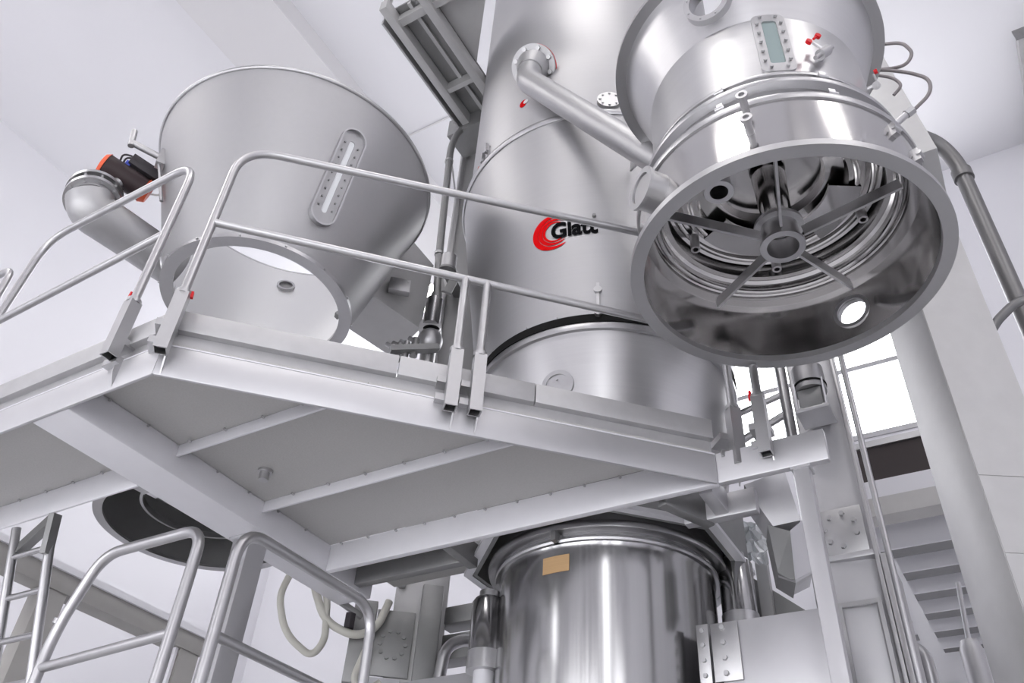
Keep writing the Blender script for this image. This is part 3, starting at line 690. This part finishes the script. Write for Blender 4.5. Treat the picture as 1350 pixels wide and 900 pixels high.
# cables beside the vessel
tag(MB().tube([(2.95,-.16,5.78),(2.988,-.267,5.786),(2.98,-.346,5.726),(2.977,-.37,5.604),(2.983,-.321,5.538),(2.99,-.247,5.57),(2.99,-.17,5.62)], .009, bend=.06).build('cable', 'cable'), 'looped grey cable beside the top flange of the swung-out vessel', 'cable')
tag(MB().tube([(2.97,-.15,5.60),(2.991,-.229,5.577),(2.982,-.324,5.469),(2.976,-.390,5.36),(2.979,-.37,5.256),(2.986,-.285,5.199)], .009, bend=.06).build('cable', 'cable'), 'grey cable drooping to the small steel sensor rod', 'cable')
tag(MB().tube([(2.97,-.15,5.57),(2.985,-.25,5.48),(2.985,-.27,5.40),(2.99,-.22,5.36)], .008, bend=.04).build('cable', 'cable'), 'short hooked grey cable between the two longer cables', 'cable')
sr = thing('sensor_rod', 'small horizontal steel sensor rod beside the swung-out vessel', 'sensor', (2.9, -.2, 5.1))
MB().cyl((2.99,-.08,5.08),(2.99,-.24,5.185), .017, .017, seg=20).build('rod', 'tube', sr)
MB().cyl((2.99,-.24,5.185),(2.99,-.275,5.205), .024, seg=6).build('gland', 'satin', sr)

# drain pipe and small stub at far right
dp = thing('drain_pipe', 'grey vertical drain pipe with elbow right of the sheet-clad column', 'pipe', (4.47, -.54, 0))
MB().tube([(4.15,-.22,6.52),(4.42,-.47,6.50),(4.46,-.53,6.3),(4.46,-.54,0)], .050, seg=28, bend=.12).build('pipe', 'pipegrey', dp)
MB().ring((4.46,-.53,6.13),(4.46,-.53,6.21), .062, .05, 28).build('coupling', 'pipegrey', dp)
tag(MB().tube([(4.25,-.30,4.68),(4.27,-.36,4.80),(4.30,-.50,4.93),(4.30,-2.0,4.97),(4.30,Y0+.01,4.97)], .026, bend=.08).build('cross_pipe', 'pipegrey'), 'short curved grey pipe leaving the sheet-clad column to the right', 'pipe')

# thin rod and right side fittings
tag(MB().tube([(3.72,.388,0),(3.72,.388,6.2)], .014).build('standpipe', 'tube'), 'thin vertical steel pipe in front of the right lifting column', 'pipe')
tag(MB().tube([(4.6,.42,0),(4.6,.43,3.22),(4.6,.50,3.27),(4.6,.56,3.22),(4.6,.57,0)], .035, bend=.05).build('elbow_pipe', 'tube'), 'small steel elbow at the foot of the stair underside', 'pipe')
iv = thing('vent_valve', 'small bottle-shaped steel valve on a thin rod beside the sheet-clad column', 'valve', (5.2, .22, 3.1))
MB().lathe([(.01,2.9),(.055,2.9),(.06,3.25),(.06,3.42),(.045,3.47),(.01,3.48)], 5.2, .25, 28).build('body', 'satin', iv)
MB().cyl((5.2,.25,3.47),(5.2,.22,3.80), .014).build('rod', 'tube', iv)
MB().cyl((5.2,.25,0),(5.2,.25,2.9), .025).build('stand', 'tube', iv)

# folded sheet chute beside the vessel
ch = thing('sheet_chute', 'folded sheet steel chute hanging below the platform right of the tower', 'chute', (3.4, .78, 3.2))
def pr(az, el, D): return Vector((D*math.cos(rad(az)), D*math.sin(rad(az)), 1.6+D*math.tan(rad(el))))
A_ = [pr(14.6,30.1,3.35), pr(11.6,30.8,3.35), pr(11.1,27.6,3.40), pr(13.0,27.4,3.40)]
MB().prism(A_, Vector((.14,.05,-.02))).build('sloping_plate', 'channel', ch, False)
B_ = [pr(13.35,27.5,3.40), pr(11.9,27.0,3.36), pr(12.1,23.9,3.36), pr(13.15,24.6,3.40)]
MB().prism(B_, Vector((.14,.05,.0))).build('dark_side', 'dullgrey', ch, False)
C_ = [pr(11.9,27.05,3.355), pr(10.8,27.7,3.42), pr(10.9,24.5,3.42), pr(12.1,24.1,3.355)]
MB().prism(C_, Vector((.14,.05,.0))).build('front_side', 'channel', ch, False)
D_ = [pr(13.15,24.3,3.42), pr(12.1,23.9,3.35), pr(10.9,24.4,3.42), pr(11.6,23.6,3.6)]
MB().prism(D_, Vector((0,0,.01))).build('bottom_flap', 'satin', ch, False)
hb = thing('hanger_bracket', 'angled steel hanger between the tower collar and the platform beam', 'bracket', (3.3, 1.0, 3.4))
MB().bar((3.03,.95,3.47),(3.25,.95,3.47), .06, .11).build('cross_bar', 'channel', hb, True, bevel=.005)
MB().bar((3.02,1.14,3.46),(3.28,1.02,3.46), .05, .13).build('cross_bar', 'dullgrey', hb, True, bevel=.005)
MB().bar((3.25,.80,3.46),(3.25,1.12,3.46), .05, .11).build('cross_bar', 'channel', hb, True, bevel=.005)
fo = thing('foil_bag', 'crumpled clear foil behind the hanger bracket', 'foil', (3.9, 1.02, 3.6))
mb = MB(); n = 9
for i in range(n):
    for j in range(n): mb.v.append(Vector((4.05+random.uniform(-.03,.03), .98+.16*i/(n-1), 3.56+.22*j/(n-1)+.05*i/(n-1)+random.uniform(-.012,.012))))
mb.f = [(i*n+j, i*n+j+1, (i+1)*n+j+1, (i+1)*n+j) for i in range(n-1) for j in range(n-1)]
mb.build('crumpled_sheet', 'foil', fo, False)
rb = thing('rear_bracket', 'dull grey steel bracket behind the right damper cylinder', 'bracket', (4.3, 1.05, 0))
MB().box(4.25,4.30,.80,1.30,0,3.30).build('leg_plate', 'dullgrey', rb, False)
MB().prism([(4.24,1.16,3.62),(4.24,.80,3.30),(4.24,1.30,3.30),(4.24,1.30,3.55)], (.05,0,0)).build('sloping_plate', 'dullgrey', rb, False)
MB().box(4.19,4.235,1.03,1.09,3.2,3.78).build('upright_bar', 'duct', rb, False)

# ================================================================== HOISTED CONE (left)
LX, LY = 2.311, 3.233
hcn = thing('hoisted_cone', 'big open steel cone container hoisted above the platform at left', 'container', (LX, LY, 4.8))
def ldir(a): return Vector((math.cos(rad(a)), math.sin(rad(a)), 0))
def lR(z): return .530+(.858-.530)*(z-4.82)/1.043
def lpt(a, z, d=0.): return Vector((LX, LY, z))+ldir(a)*(lR(z)+d)
sh = MB().lathe([(.530,4.82),(.858,5.863),(.848,5.863),(.520,4.82)], LX, LY, 160, close=True).build('cone_shell', 'cone', hcn)
MB().lathe([(.518,4.825),(.846,5.862)], LX, LY, 160).build('painted_light_skin', 'lit_inside', hcn)  # added skin, its pale colour stands in for light inside the cone
MB().lathe([(.858+.014*math.cos(k*PI/6), 5.868+.014*math.sin(k*PI/6)) for k in range(12)], LX, LY, 160, close=True).build('rolled_rim', 'tube', hcn)
MB().lathe([(.468,4.80),(.538,4.80),(.540,4.822),(.468,4.822)], LX, LY, 160, close=True).build('bottom_flange', 'tube', hcn)
for k in range(14): bolt(hcn, Vector((LX,LY,4.811))+ldir(k*360/14+8)*.54, ldir(k*360/14+8), .007, .008)
# oblong sight window following the slope of the cone
a0 = -109.2; sl = math.atan2(.328, 1.043)
wn_ = (ldir(a0)*math.cos(sl)+Vector((0,0,-math.sin(sl)))).normalized(); T = basis(lpt(a0, 5.325), wn_)
def slot(w, h, z, n=12):
    out = []
    for (sy, s0) in ((1,0),(-1,180)):
        for k in range(n+1):
            a = rad(s0+180*k/n); out.append((w/2*math.cos(a), sy*(h/2-w/2)+w/2*math.sin(a), z))
    return out
def slotframe(w0, h0, w1, h1, z0, z1, z2=None):
    z2 = z1 if z2 is None else z2
    o0, i0, o1, i1 = slot(w0,h0,z0), slot(w1,h1,z0), slot(w0,h0,z1), slot(w1,h1,z2); n = len(o0); fs = []
    for k in range(n):
        j = (k+1) % n
        fs += [(k,j,n+j,n+k), (2*n+k,2*n+j,3*n+j,3*n+k), (k,j,2*n+j,2*n+k), (n+k,n+j,3*n+j,3*n+k)]
    return o0+i0+o1+i1, fs
mb = MB(); mb.T = T; mb.add(*slotframe(.155, .66, .136, .64, -.02, .034)); wf = mb.build('sight_window_rim', 'tube', hcn)
mb = MB(); mb.T = T; mb.add(*slotframe(.138, .642, .034, .50, -.02, .014)); mb.build('sight_window_plate', 'cone', wf)
mb = MB(); mb.T = T; mb.add(slot(.04, .51, .010), [tuple(range(26))]); mb.build('sight_window_glass', 'frosted', wf, False)
for s in (-1, 1):
    for k in range(9): bolt(wf, T @ Vector((s*.042, -.22+k*.055, .018)), wn_, .006, .005, m='dullgrey')
# latch at the left of the cone
mb = MB(); q = lpt(150, 5.60, 0); n_ = ldir(150)
mb.T = basis(q, n_); mb.box(-.03,.03,-.07,.05,-.02,.03); mb.cyl((0,0,.02),(0,.02,.20),.02); mb.cyl((0,-.01,.19),(0,.12,.21),.018); mb.build('rim_latch', 'satin', hcn)
mb = MB(); mb.tube([lpt(150,5.55,.03), lpt(152,5.45,.03), lpt(152,5.25,.02)], .01); mb.build('latch_stay', 'satin', hcn)
# small round port inside
q = Vector((LX,LY,5.66))+ldir(43.6)*(lR(5.66)-.012); n_ = -(ldir(43.6)*math.cos(sl)+Vector((0,0,-math.sin(sl))))
MB().ring(q-n_*.01, q+n_*.02, .062, .046, 36).build('inner_port', 'tube', hcn); MB().cyl(q-n_*.01, q+n_*.004, .048, seg=36).build('inner_port_glass', 'dullgrey', hcn)
a_ = 121; q = Vector((LX,LY,5.05))+ldir(a_)*(lR(5.05)-.012); n_ = -(ldir(a_)*math.cos(sl)+Vector((0,0,-math.sin(sl))))
MB().ring(q-n_*.01, q+n_*.012, .135, .115, 40).build('pipe_mouth_ring', 'tube', hcn); MB().cyl(q-n_*.01, q+n_*.004, .118, seg=40).build('pipe_mouth', 'void', hcn)  # dark disc painted in place of the shaded pipe opening
# carrying arm to the column
am = thing('carrying_arm', 'folded sheet steel arm joining the hoisted cone to its column', 'arm', (3.1, 2.95, 5.3))
F_ = [pr(47.2,43.5,4.19), pr(42.75,45.5,4.36), pr(40.5,44.2,4.46), pr(40.75,39.9,4.45), pr(45.5,41.5,4.24)]
MB().prism(F_, Vector((.16,.36,.0))).build('arm_body', 'duct', am, False)
q = pr(43.2, 42.2, 4.30)
mb = MB(); mb.T = basis(q, Vector((-.73,-.68,0))); mb.box(-.07,.07,-.05,.06,0,.05); mb.build('cover_box', 'satin', am, True, bevel=.004)
for (x, y) in ((-.05,.04),(.05,.04)): bolt(am, mb.T @ Vector((x,y,.05)), Vector((-.73,-.68,0)), .006,.005)
MB().bar(pr(46.2,41.0,4.20), pr(48.0,39.6,4.20), .05, .03).build('lower_lug', 'dullgrey', am, True, bevel=.004)

# transfer pipe with valve at the left of the cone
tp = thing('transfer_pipe', 'wide steel pipe stub with flanged valve and actuator left of the hoisted cone', 'pipe', (1.55, 3.82, 5.1))
MB().tube([(2.06,3.74,5.10),(1.66,3.80,5.10),(1.50,3.83,5.10),(1.46,3.835,5.18)], .125, seg=48, bend=.09).build('pipe', 'cone', tp)
va = Vector((.05,.38,.92)).normalized(); vc = Vector((1.50,3.86,5.17)); ac_c0 = Vector((1.595,3.855,5.50))
MB().cyl(vc, vc+va*.03, .128, seg=48).build('pipe_end', 'satin', tp)
MB().ring(vc+va*.03, vc+va*.06, .155, .10, 48).build('lower_flange', 'tube', tp)
MB().cyl(vc+va*.06, vc+va*.11, .120, seg=48).build('valve_disc_body', 'dullgrey', tp)
MB().ring(vc+va*.11, vc+va*.14, .155, .05, 48).build('upper_flange', 'tube', tp)
Bv = basis((0,0,0), va).to_3x3()
for k in range(10):
    a = k*PI/5; p = vc+va*.02+Bv @ Vector((.138*math.cos(a), .138*math.sin(a), 0))
    MB().cyl(p, p+va*.13, .009, seg=10).build('flange_bolt', 'satin', tp)
sd = (ac_c0-(vc+va*.085)).normalized()
MB().cyl(vc+va*.085+sd*.10, vc+va*.085+sd*.20, .04, seg=28).build('valve_neck', 'tube', tp)
ac = thing('valve_actuator', 'dark valve actuator with orange end caps and cables on the flanged valve', 'actuator', (1.66, 3.80, 5.42))
ax_ = Vector((.80,-.36,-.16)).normalized(); ac_c = Vector((1.595,3.855,5.50))
MB().cyl(ac_c-ax_*.13, ac_c+ax_*.12, .075, seg=32).build('cylinder_body', 'maroon', ac)
for s in (-1, 1):
    MB().cyl(ac_c+ax_*(.12*s+(-.012 if s<0 else .0)), ac_c+ax_*(.155*s), .080, .062, seg=32).build('end_cap', 'orange', ac)
uq = Vector((-.12,-.25,.95)); uq = (uq-ax_*uq.dot(ax_)).normalized(); tq = ax_.cross(uq)
mb = MB(); T = Matrix(((ax_.x,tq.x,uq.x,ac_c.x),(ax_.y,tq.y,uq.y,ac_c.y),(ax_.z,tq.z,uq.z,ac_c.z),(0,0,0,1)))
def ab(x0,x1,y0,y1,z0,z1,name,m,bev=.004):
    mb = MB(); mb.T = T; mb.box(x0,x1,y0,y1,z0,z1); return mb.build(name, m, ac, True, bevel=bev)
ab(-.04,.15,-.05,.055,.08,.15,'switch_box','black'); ab(-.055,-.025,-.03,.03,.065,.10,'blue_connector','blue'); ab(.03,.06,-.075,-.062,-.005,.045,'red_sticker','red',.001)
ab(.145,.156,-.02,.02,.075,.10,'cover_screw','red',.001); ab(-.10,.10,-.072,-.060,-.05,-.03,'rail','satin',.002)
for (pts, m) in (([(-.08,0,.06),(-.10,0,.13),(-.04,0,.155),(.0,0,.125)], 'black'), ([(-.06,.02,.06),(-.07,.02,.11),(-.02,.02,.14),(.01,.02,.12)], 'black'), ([(.15,0,.10),(.20,0,.11),(.21,0,.03),(.16,0,.0)], 'white')):
    mb = MB(); mb.T = T; mb.tube(pts, .006, bend=.03); mb.build('cable', m, ac)
for k in range(2):
    tag(MB().tube([(1.84,3.73,5.40-.02*k),(1.90,3.71,5.40-.03*k),(1.95,3.70,5.33-.03*k),(1.99,3.69,5.27-.02*k)], .007, bend=.03).build('control_cable', 'black'), ['upper thin black cable between the actuator and the hoisted cone', 'lower thin black cable between the actuator and the hoisted cone'][k], 'cable')

# funnel ring below, behind the platform
FX, FY = 2.60, 3.525
fn = thing('funnel_ring', 'open dark-bottomed steel skirt ring hanging behind the platform main beam', 'ring', (FX, FY, 3.6))
MB().lathe([(.475,3.605),(.51,3.605),(.512,3.62),(.505,3.90),(.50,3.92),(.01,3.93)], FX, FY, 128).build('outer_skirt', 'satin', fn)
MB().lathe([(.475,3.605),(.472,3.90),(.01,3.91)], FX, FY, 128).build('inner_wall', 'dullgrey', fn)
MB().lathe([(.465,3.60),(.513,3.60),(.513,3.612),(.465,3.612)], FX, FY, 128, close=True).build('rim', 'tube', fn)
MB().lathe([(.30,3.70),(.315,3.70),(.315,3.73),(.30,3.73)], FX, FY, 96, close=True).build('inner_ring', 'tube', fn)
for (a, r) in ((205, .33), (235, .33), (175,.36)):
    q = Vector((FX,FY,3.68))+ldir(a)*r; mb = MB(); mb.T = basis(q, ldir(a)); mb.box(-.02,.02,-.03,.02,-.10,.12); mb.build('clip', 'frame', fn, False)
    mb = MB(); mb.T = basis(q, ldir(a)); mb.box(-.026,.026,-.035,-.02,-.04,.03); mb.build('clip_plate', 'tube', fn, False)

# motor and valves beside the left column
ml = thing('hoist_motor', 'small geared motor with valve cluster at the foot of the carrying arm', 'motor', (3.36, 2.78, 5.0))
def L3(az, el, D=4.36): return pr(az, el, D)
c0 = L3(39.9, 41.9); c1 = L3(39.9, 40.2)
MB().cyl(c1, c0, .058, seg=32).build('motor_housing', 'steel_v', ml)
g0 = L3(39.75, 40.2); MB().cyl(g0+Vector((-.03,0,-.02)), g0+Vector((.05,.05,-.02)), .075, seg=32).build('gear_case', 'satin', ml)
g1 = L3(39.8, 39.4); MB().sphere((g1.x, g1.y, g1.z-.03), .085, 24, 1.1).build('gear_dome', 'steel', ml)
MB().cyl(g1+Vector((0,0,.055)), g1+Vector((0,0,.065)), .06, seg=28).build('dark_band', 'rubber', ml)
MB().cyl(g1+Vector((0,0,-.10)), g1+Vector((.0,0,-.32)), .05, seg=20).build('drive_tube', 'satin', ml)
for k, (az, el) in enumerate(((41.0,39.0),(41.7,38.7),(42.3,38.5),(42.8,38.35))):
    p = L3(az, el, 4.30); mb = MB(); mb.cyl(p+Vector((0,0,-.12)), p+Vector((0,0,.02)), .026-.003*k, seg=14); mb.cyl(p+Vector((0,0,.0)), p+Vector((-.02,.04,.03)), .016, seg=12); mb.build('valve_body', 'satin' if k % 2 else 'dullgrey', ml)
MB().bar(L3(39.0,38.8,4.30), L3(43.0,38.2,4.26), .05, .04).build('valve_rail', 'dullgrey', ml, False)
fk = thing('arm_fork', 'dark forked steel joint on the left lifting column above the guard rail', 'fork', (3.4, 2.75, 5.6))
q = L3(39.2, 44.2, 4.40)
MB().cyl(q+Vector((0,0,-.03)), q+Vector((0,0,.10)), .06, seg=28).build('bush', 'satin', fk)
MB().cyl(q+Vector((0,0,-.05)), q+Vector((0,0,-.03)), .068, seg=28).build('dark_band', 'dullgrey', fk)
for s in (-1, 1): MB().bar(q+Vector((.05*s,-.05*s,-.05)), q+Vector((.015*s,-.015*s,-.24)), .02, .06).build('fork_leg', 'dullgrey', fk, False)
MB().bar(q+Vector((.03,.02,.03)), cp(.0, q.z+.03, -.01), .08, .08).build('lug', 'dullgrey', fk, False)

# conduit on the left column
cd = thing('conduit', 'thin steel conduit bending into the tower beside the left lifting column', 'conduit', (3.37, 2.82, 5.5))
MB().tube([(3.38,2.816,5.60),(3.36,2.838,6.04),(3.338,2.872,7.25),(3.37,2.83,7.50),(3.60,2.55,7.76)], .028, seg=16, bend=.16).build('pipe', 'dullgrey', cd)
for z, p in ((7.05, (3.342,2.868)), (6.0, (3.361,2.838))):
    MB().ring((p[0],p[1],z-.012), (p[0],p[1],z+.012), .034, .026, 18).build('pipe_clip', 'satin', cd); MB().bar((p[0]+.02,p[1]-.01,z), (3.60,2.98,z), .012, .012).build('clip_arm', 'satin', cd, False)
MB().cyl((3.382,2.814,5.50),(3.38,2.816,5.61), .038, seg=20).build('pipe_end', 'dullgrey', cd)

# upper gallery around the tower
ga = thing('upper_gallery', 'steel gallery frame seen from below beside the top of the tower', 'gallery', (2.8, 2.6, 7.5))
MB().box(2.20,3.36,2.735,2.80,7.5,7.62).build('edge_beam', 'duct', ga, True, bevel=.004)
MB().box(2.30,3.36,2.835,2.85,7.50,7.66).build('toe_board', 'coping', ga, False)
MB().box(1.4,3.36,2.43,2.50,7.5,7.60).build('edge_beam', 'duct', ga, True, bevel=.004)
MB().box(2.35,2.41,2.0,2.735,7.54,7.62).build('cross_beam', 'duct', ga, False)
MB().box(3.02,3.06,2.50,2.735,7.52,7.62).build('cross_beam', 'duct', ga, False)
MB().box(2.30,3.36,2.60,2.63,7.60,7.625).build('stringer', 'duct', ga, False)
MB().box(2.30,3.36,2.44,2.84,7.63,7.65).build('deck_plate', 'dullgrey', ga, False)
MB().prism([(1.4,1.2,7.63),(1.9,1.56,7.63),(2.4,1.97,7.63),(2.93,2.40,7.63),(2.98,2.438,7.63),(1.4,2.438,7.63)], (0,0,.02)).build('deck_plate', 'duct', ga, False)
MB().box(2.22,2.25,2.735,2.80,7.62,7.80).build('end_upright', 'duct', ga, False)
MB().box(3.36,3.62,2.45,2.95,7.45,7.66).build('column_shoe', 'dullgrey', ga, False)

# ================================================================== LOWER LEFT: landing rails, ladder, frame
ln = thing('landing', 'low steel landing carrying the lower guard rails', 'landing', (2.3, 2.7, 0))
MB().prism([(1.76,2.24,1.86),(2.80,2.24,1.86),(2.80,2.90,1.86),(2.42,2.90,1.86),(2.42,3.16,1.86),(1.76,3.16,1.86)], (0,0,.04)).build('deck', 'deck', ln, False)
for (x, y) in ((1.8,2.28),(1.8,3.12),(2.76,2.28),(2.38,3.12)): MB().box(x-.03,x+.03,y-.03,y+.03,0,1.86).build('leg', 'frame', ln, False)
lr = thing('guard_rail', 'lower tubular guard rail loop below the platform, left of the square post', 'guard rail', (1.83, 2.7, 1.9))
MB().tube([(1.83,2.437,1.9),(1.83,2.437,3.0),(1.83,2.98,3.0),(1.83,3.10,2.72),(1.83,3.12,1.9)], .021, bend=.10, n=10).build('top_rail', 'tube', lr)
MB().tube([(1.83,2.437,2.615),(1.83,3.11,2.58)], .018).build('mid_rail', 'tube', lr)
MB().ring((1.83,3.098,2.74),(1.83,3.094,2.76), .024, .02, 16).build('weld_ring', 'tube', lr)
l2 = thing('guard_rail', 'lower tubular guard rail running past the square post to the right', 'guard rail', (2.3, 2.30, 1.9))
MB().tube([(1.89,2.30,1.9),(1.89,2.30,3.0),(2.66,2.30,3.0),(2.70,2.30,1.9)], .021, bend=.12, n=10).build('top_rail', 'tube', l2)
MB().tube([(1.89,2.30,2.61),(2.69,2.30,2.61)], .018).build('mid_rail', 'tube', l2)
la = thing('ladder', 'slanted steel ladder hanging under the left part of the platform', 'ladder', (2.4, 3.6, 0))
dv = Vector((.218,-.124,-1))
for y in (3.725, 4.0):
    p = Vector((1.975,y,3.40)); MB().tube([p, p+dv*3.4], .022).build('stile', 'tube', la)
for k in range(16):
    p = Vector((1.975,3.725,3.40))+dv*(.14+k*.19); MB().tube([p, p+Vector((0,.275,0))], .014, seg=10).build('rung', 'tube', la)
MB().bar((1.975,3.725,3.38),(2.02,3.98,3.30), .04, .06).build('head_bracket', 'dullgrey', la, False)
MB().bar((1.96,3.69,3.399),(2.0,3.70,3.22), .03, .05).build('hook_plate', 'dullgrey', la, False)
sf = thing('portal_frame', 'grey steel portal frame with pale ledge standing before the left wall', 'frame', (3.5, 5.5, 0))
MB().box(1.5,4.42,5.44,5.60,3.80,3.93).build('beam', 'beam_grey', sf, True, bevel=.004)
MB().box(1.5,4.42,5.42,5.62,3.93,3.975).build('pale_ledge', 'wall', sf, False)
MB().box(3.02,3.20,5.45,5.59,0,3.80).build('leg', 'beam_grey', sf, True, bevel=.004)
MB().box(4.22,4.40,5.45,5.59,0,3.80).build('leg', 'beam_grey', sf, True, bevel=.004)
MB().box(4.19,4.215,5.47,5.57,0,3.80).build('leg_cover', 'wall', sf, False)

# hoses left of the lower assembly
ho = tag(MB().tube([(3.165,3.32,3.60),(3.15,3.352,3.553),(3.127,3.374,3.421),(3.18,3.324,3.226),(3.293,3.212,3.127),(3.329,3.174,3.218),(3.308,3.197,3.464),(3.26,3.25,3.56)], .019, bend=.12).build('hose', 'hose'), 'looped cream hose hanging behind the platform post', 'hose')
tag(MB().tube([(3.24,3.26,3.56),(3.254,3.251,3.495),(3.316,3.188,3.318),(3.436,3.058,3.262),(3.53,3.0,3.34),(3.57,2.98,3.5)], .022, bend=.1).build('hose', 'hose'), 'thicker cream hose curving towards the left lifting column', 'hose')
tag(MB().tube([(3.50,3.02,3.24),(3.47,3.06,3.05),(3.50,3.0,2.98),(3.56,2.95,3.05)], .02, bend=.08).build('hose', 'hose'), 'short cream hose below the bolted bracket', 'hose')
cv = thing('hose_valve', 'small dark clamp valve on the cream hoses', 'valve', (3.40, 3.10, 3.38))
MB().bar((3.34,3.14,3.44),(3.46,3.06,3.38), .03, .03).build('body', 'dullgrey', cv, True, bevel=.004)
MB().cyl((3.40,3.09,3.30),(3.40,3.09,3.38), .03, seg=6).build('nut', 'black', cv)

# ================================================================== FAR RIGHT: gallery floor with joists
mz_ = thing('mezzanine', 'far gallery floor seen from below with pale joists behind the columns', 'mezzanine', (7, -2, 4.6))
MB().box(5.92,X1-.005,-.42,.92,4.78,4.95).build('slab', 'wall', mz_, False)
MB().box(5.92,6.02,-.42,.92,4.95,5.22).build('dark_void_panel', 'void', mz_, False)  # flat dark panel put in for the shaded void
MB().box(5.90,6.04,-.42,.92,5.22,5.27).build('top_rail', 'satin', mz_, False)
MB().box(5.86,6.02,-.42,.92,4.64,4.78).build('concrete_edge', 'concrete', mz_, False)
for k in range(6):
    x = 6.28+k*.42
    MB().box(x,x+.02,-.42,.92,4.58,4.78).build('joist', 'wall', mz_, False)
    MB().box(x+.02,x+.16,-.42,.92,4.58,4.61).build('darkened_joist_flange', 'dullgrey', mz_, False)  # darkened to stand in for the dark gaps between the joists
st = thing('stair_stringer', 'pale sloping stair stringer between the right column and the far joists', 'stringer', (5.3, .5, 3))
MB().prism([(5.32,.58,4.05),(5.32,.525,4.05),(5.32,.26,2.9),(5.32,.40,2.9)], (.03,0,0)).build('stringer_plate', 'wall', st, False)
MB().box(5.32,5.35,.26,.40,0,2.9).build('leg', 'wall', st, False)
# small pipes glimpsed between the rail posts
tag(MB().tube([(4.05,1.30,4.43),(4.05,.76,4.54)], .018).build('cross_pipe', 'tube'), 'upper horizontal steel pipe seen between the right rail posts', 'pipe')
tag(MB().tube([(4.05,1.30,4.20),(4.05,.76,4.41)], .021).build('cross_pipe', 'tube'), 'lower slanting steel pipe seen between the right rail posts', 'pipe')
tag(MB().tube([(4.05,.76,0),(4.05,.76,5.6)], .03).build('riser_pipe', 'tube'), 'vertical steel riser pipe left of the right lifting column', 'pipe')
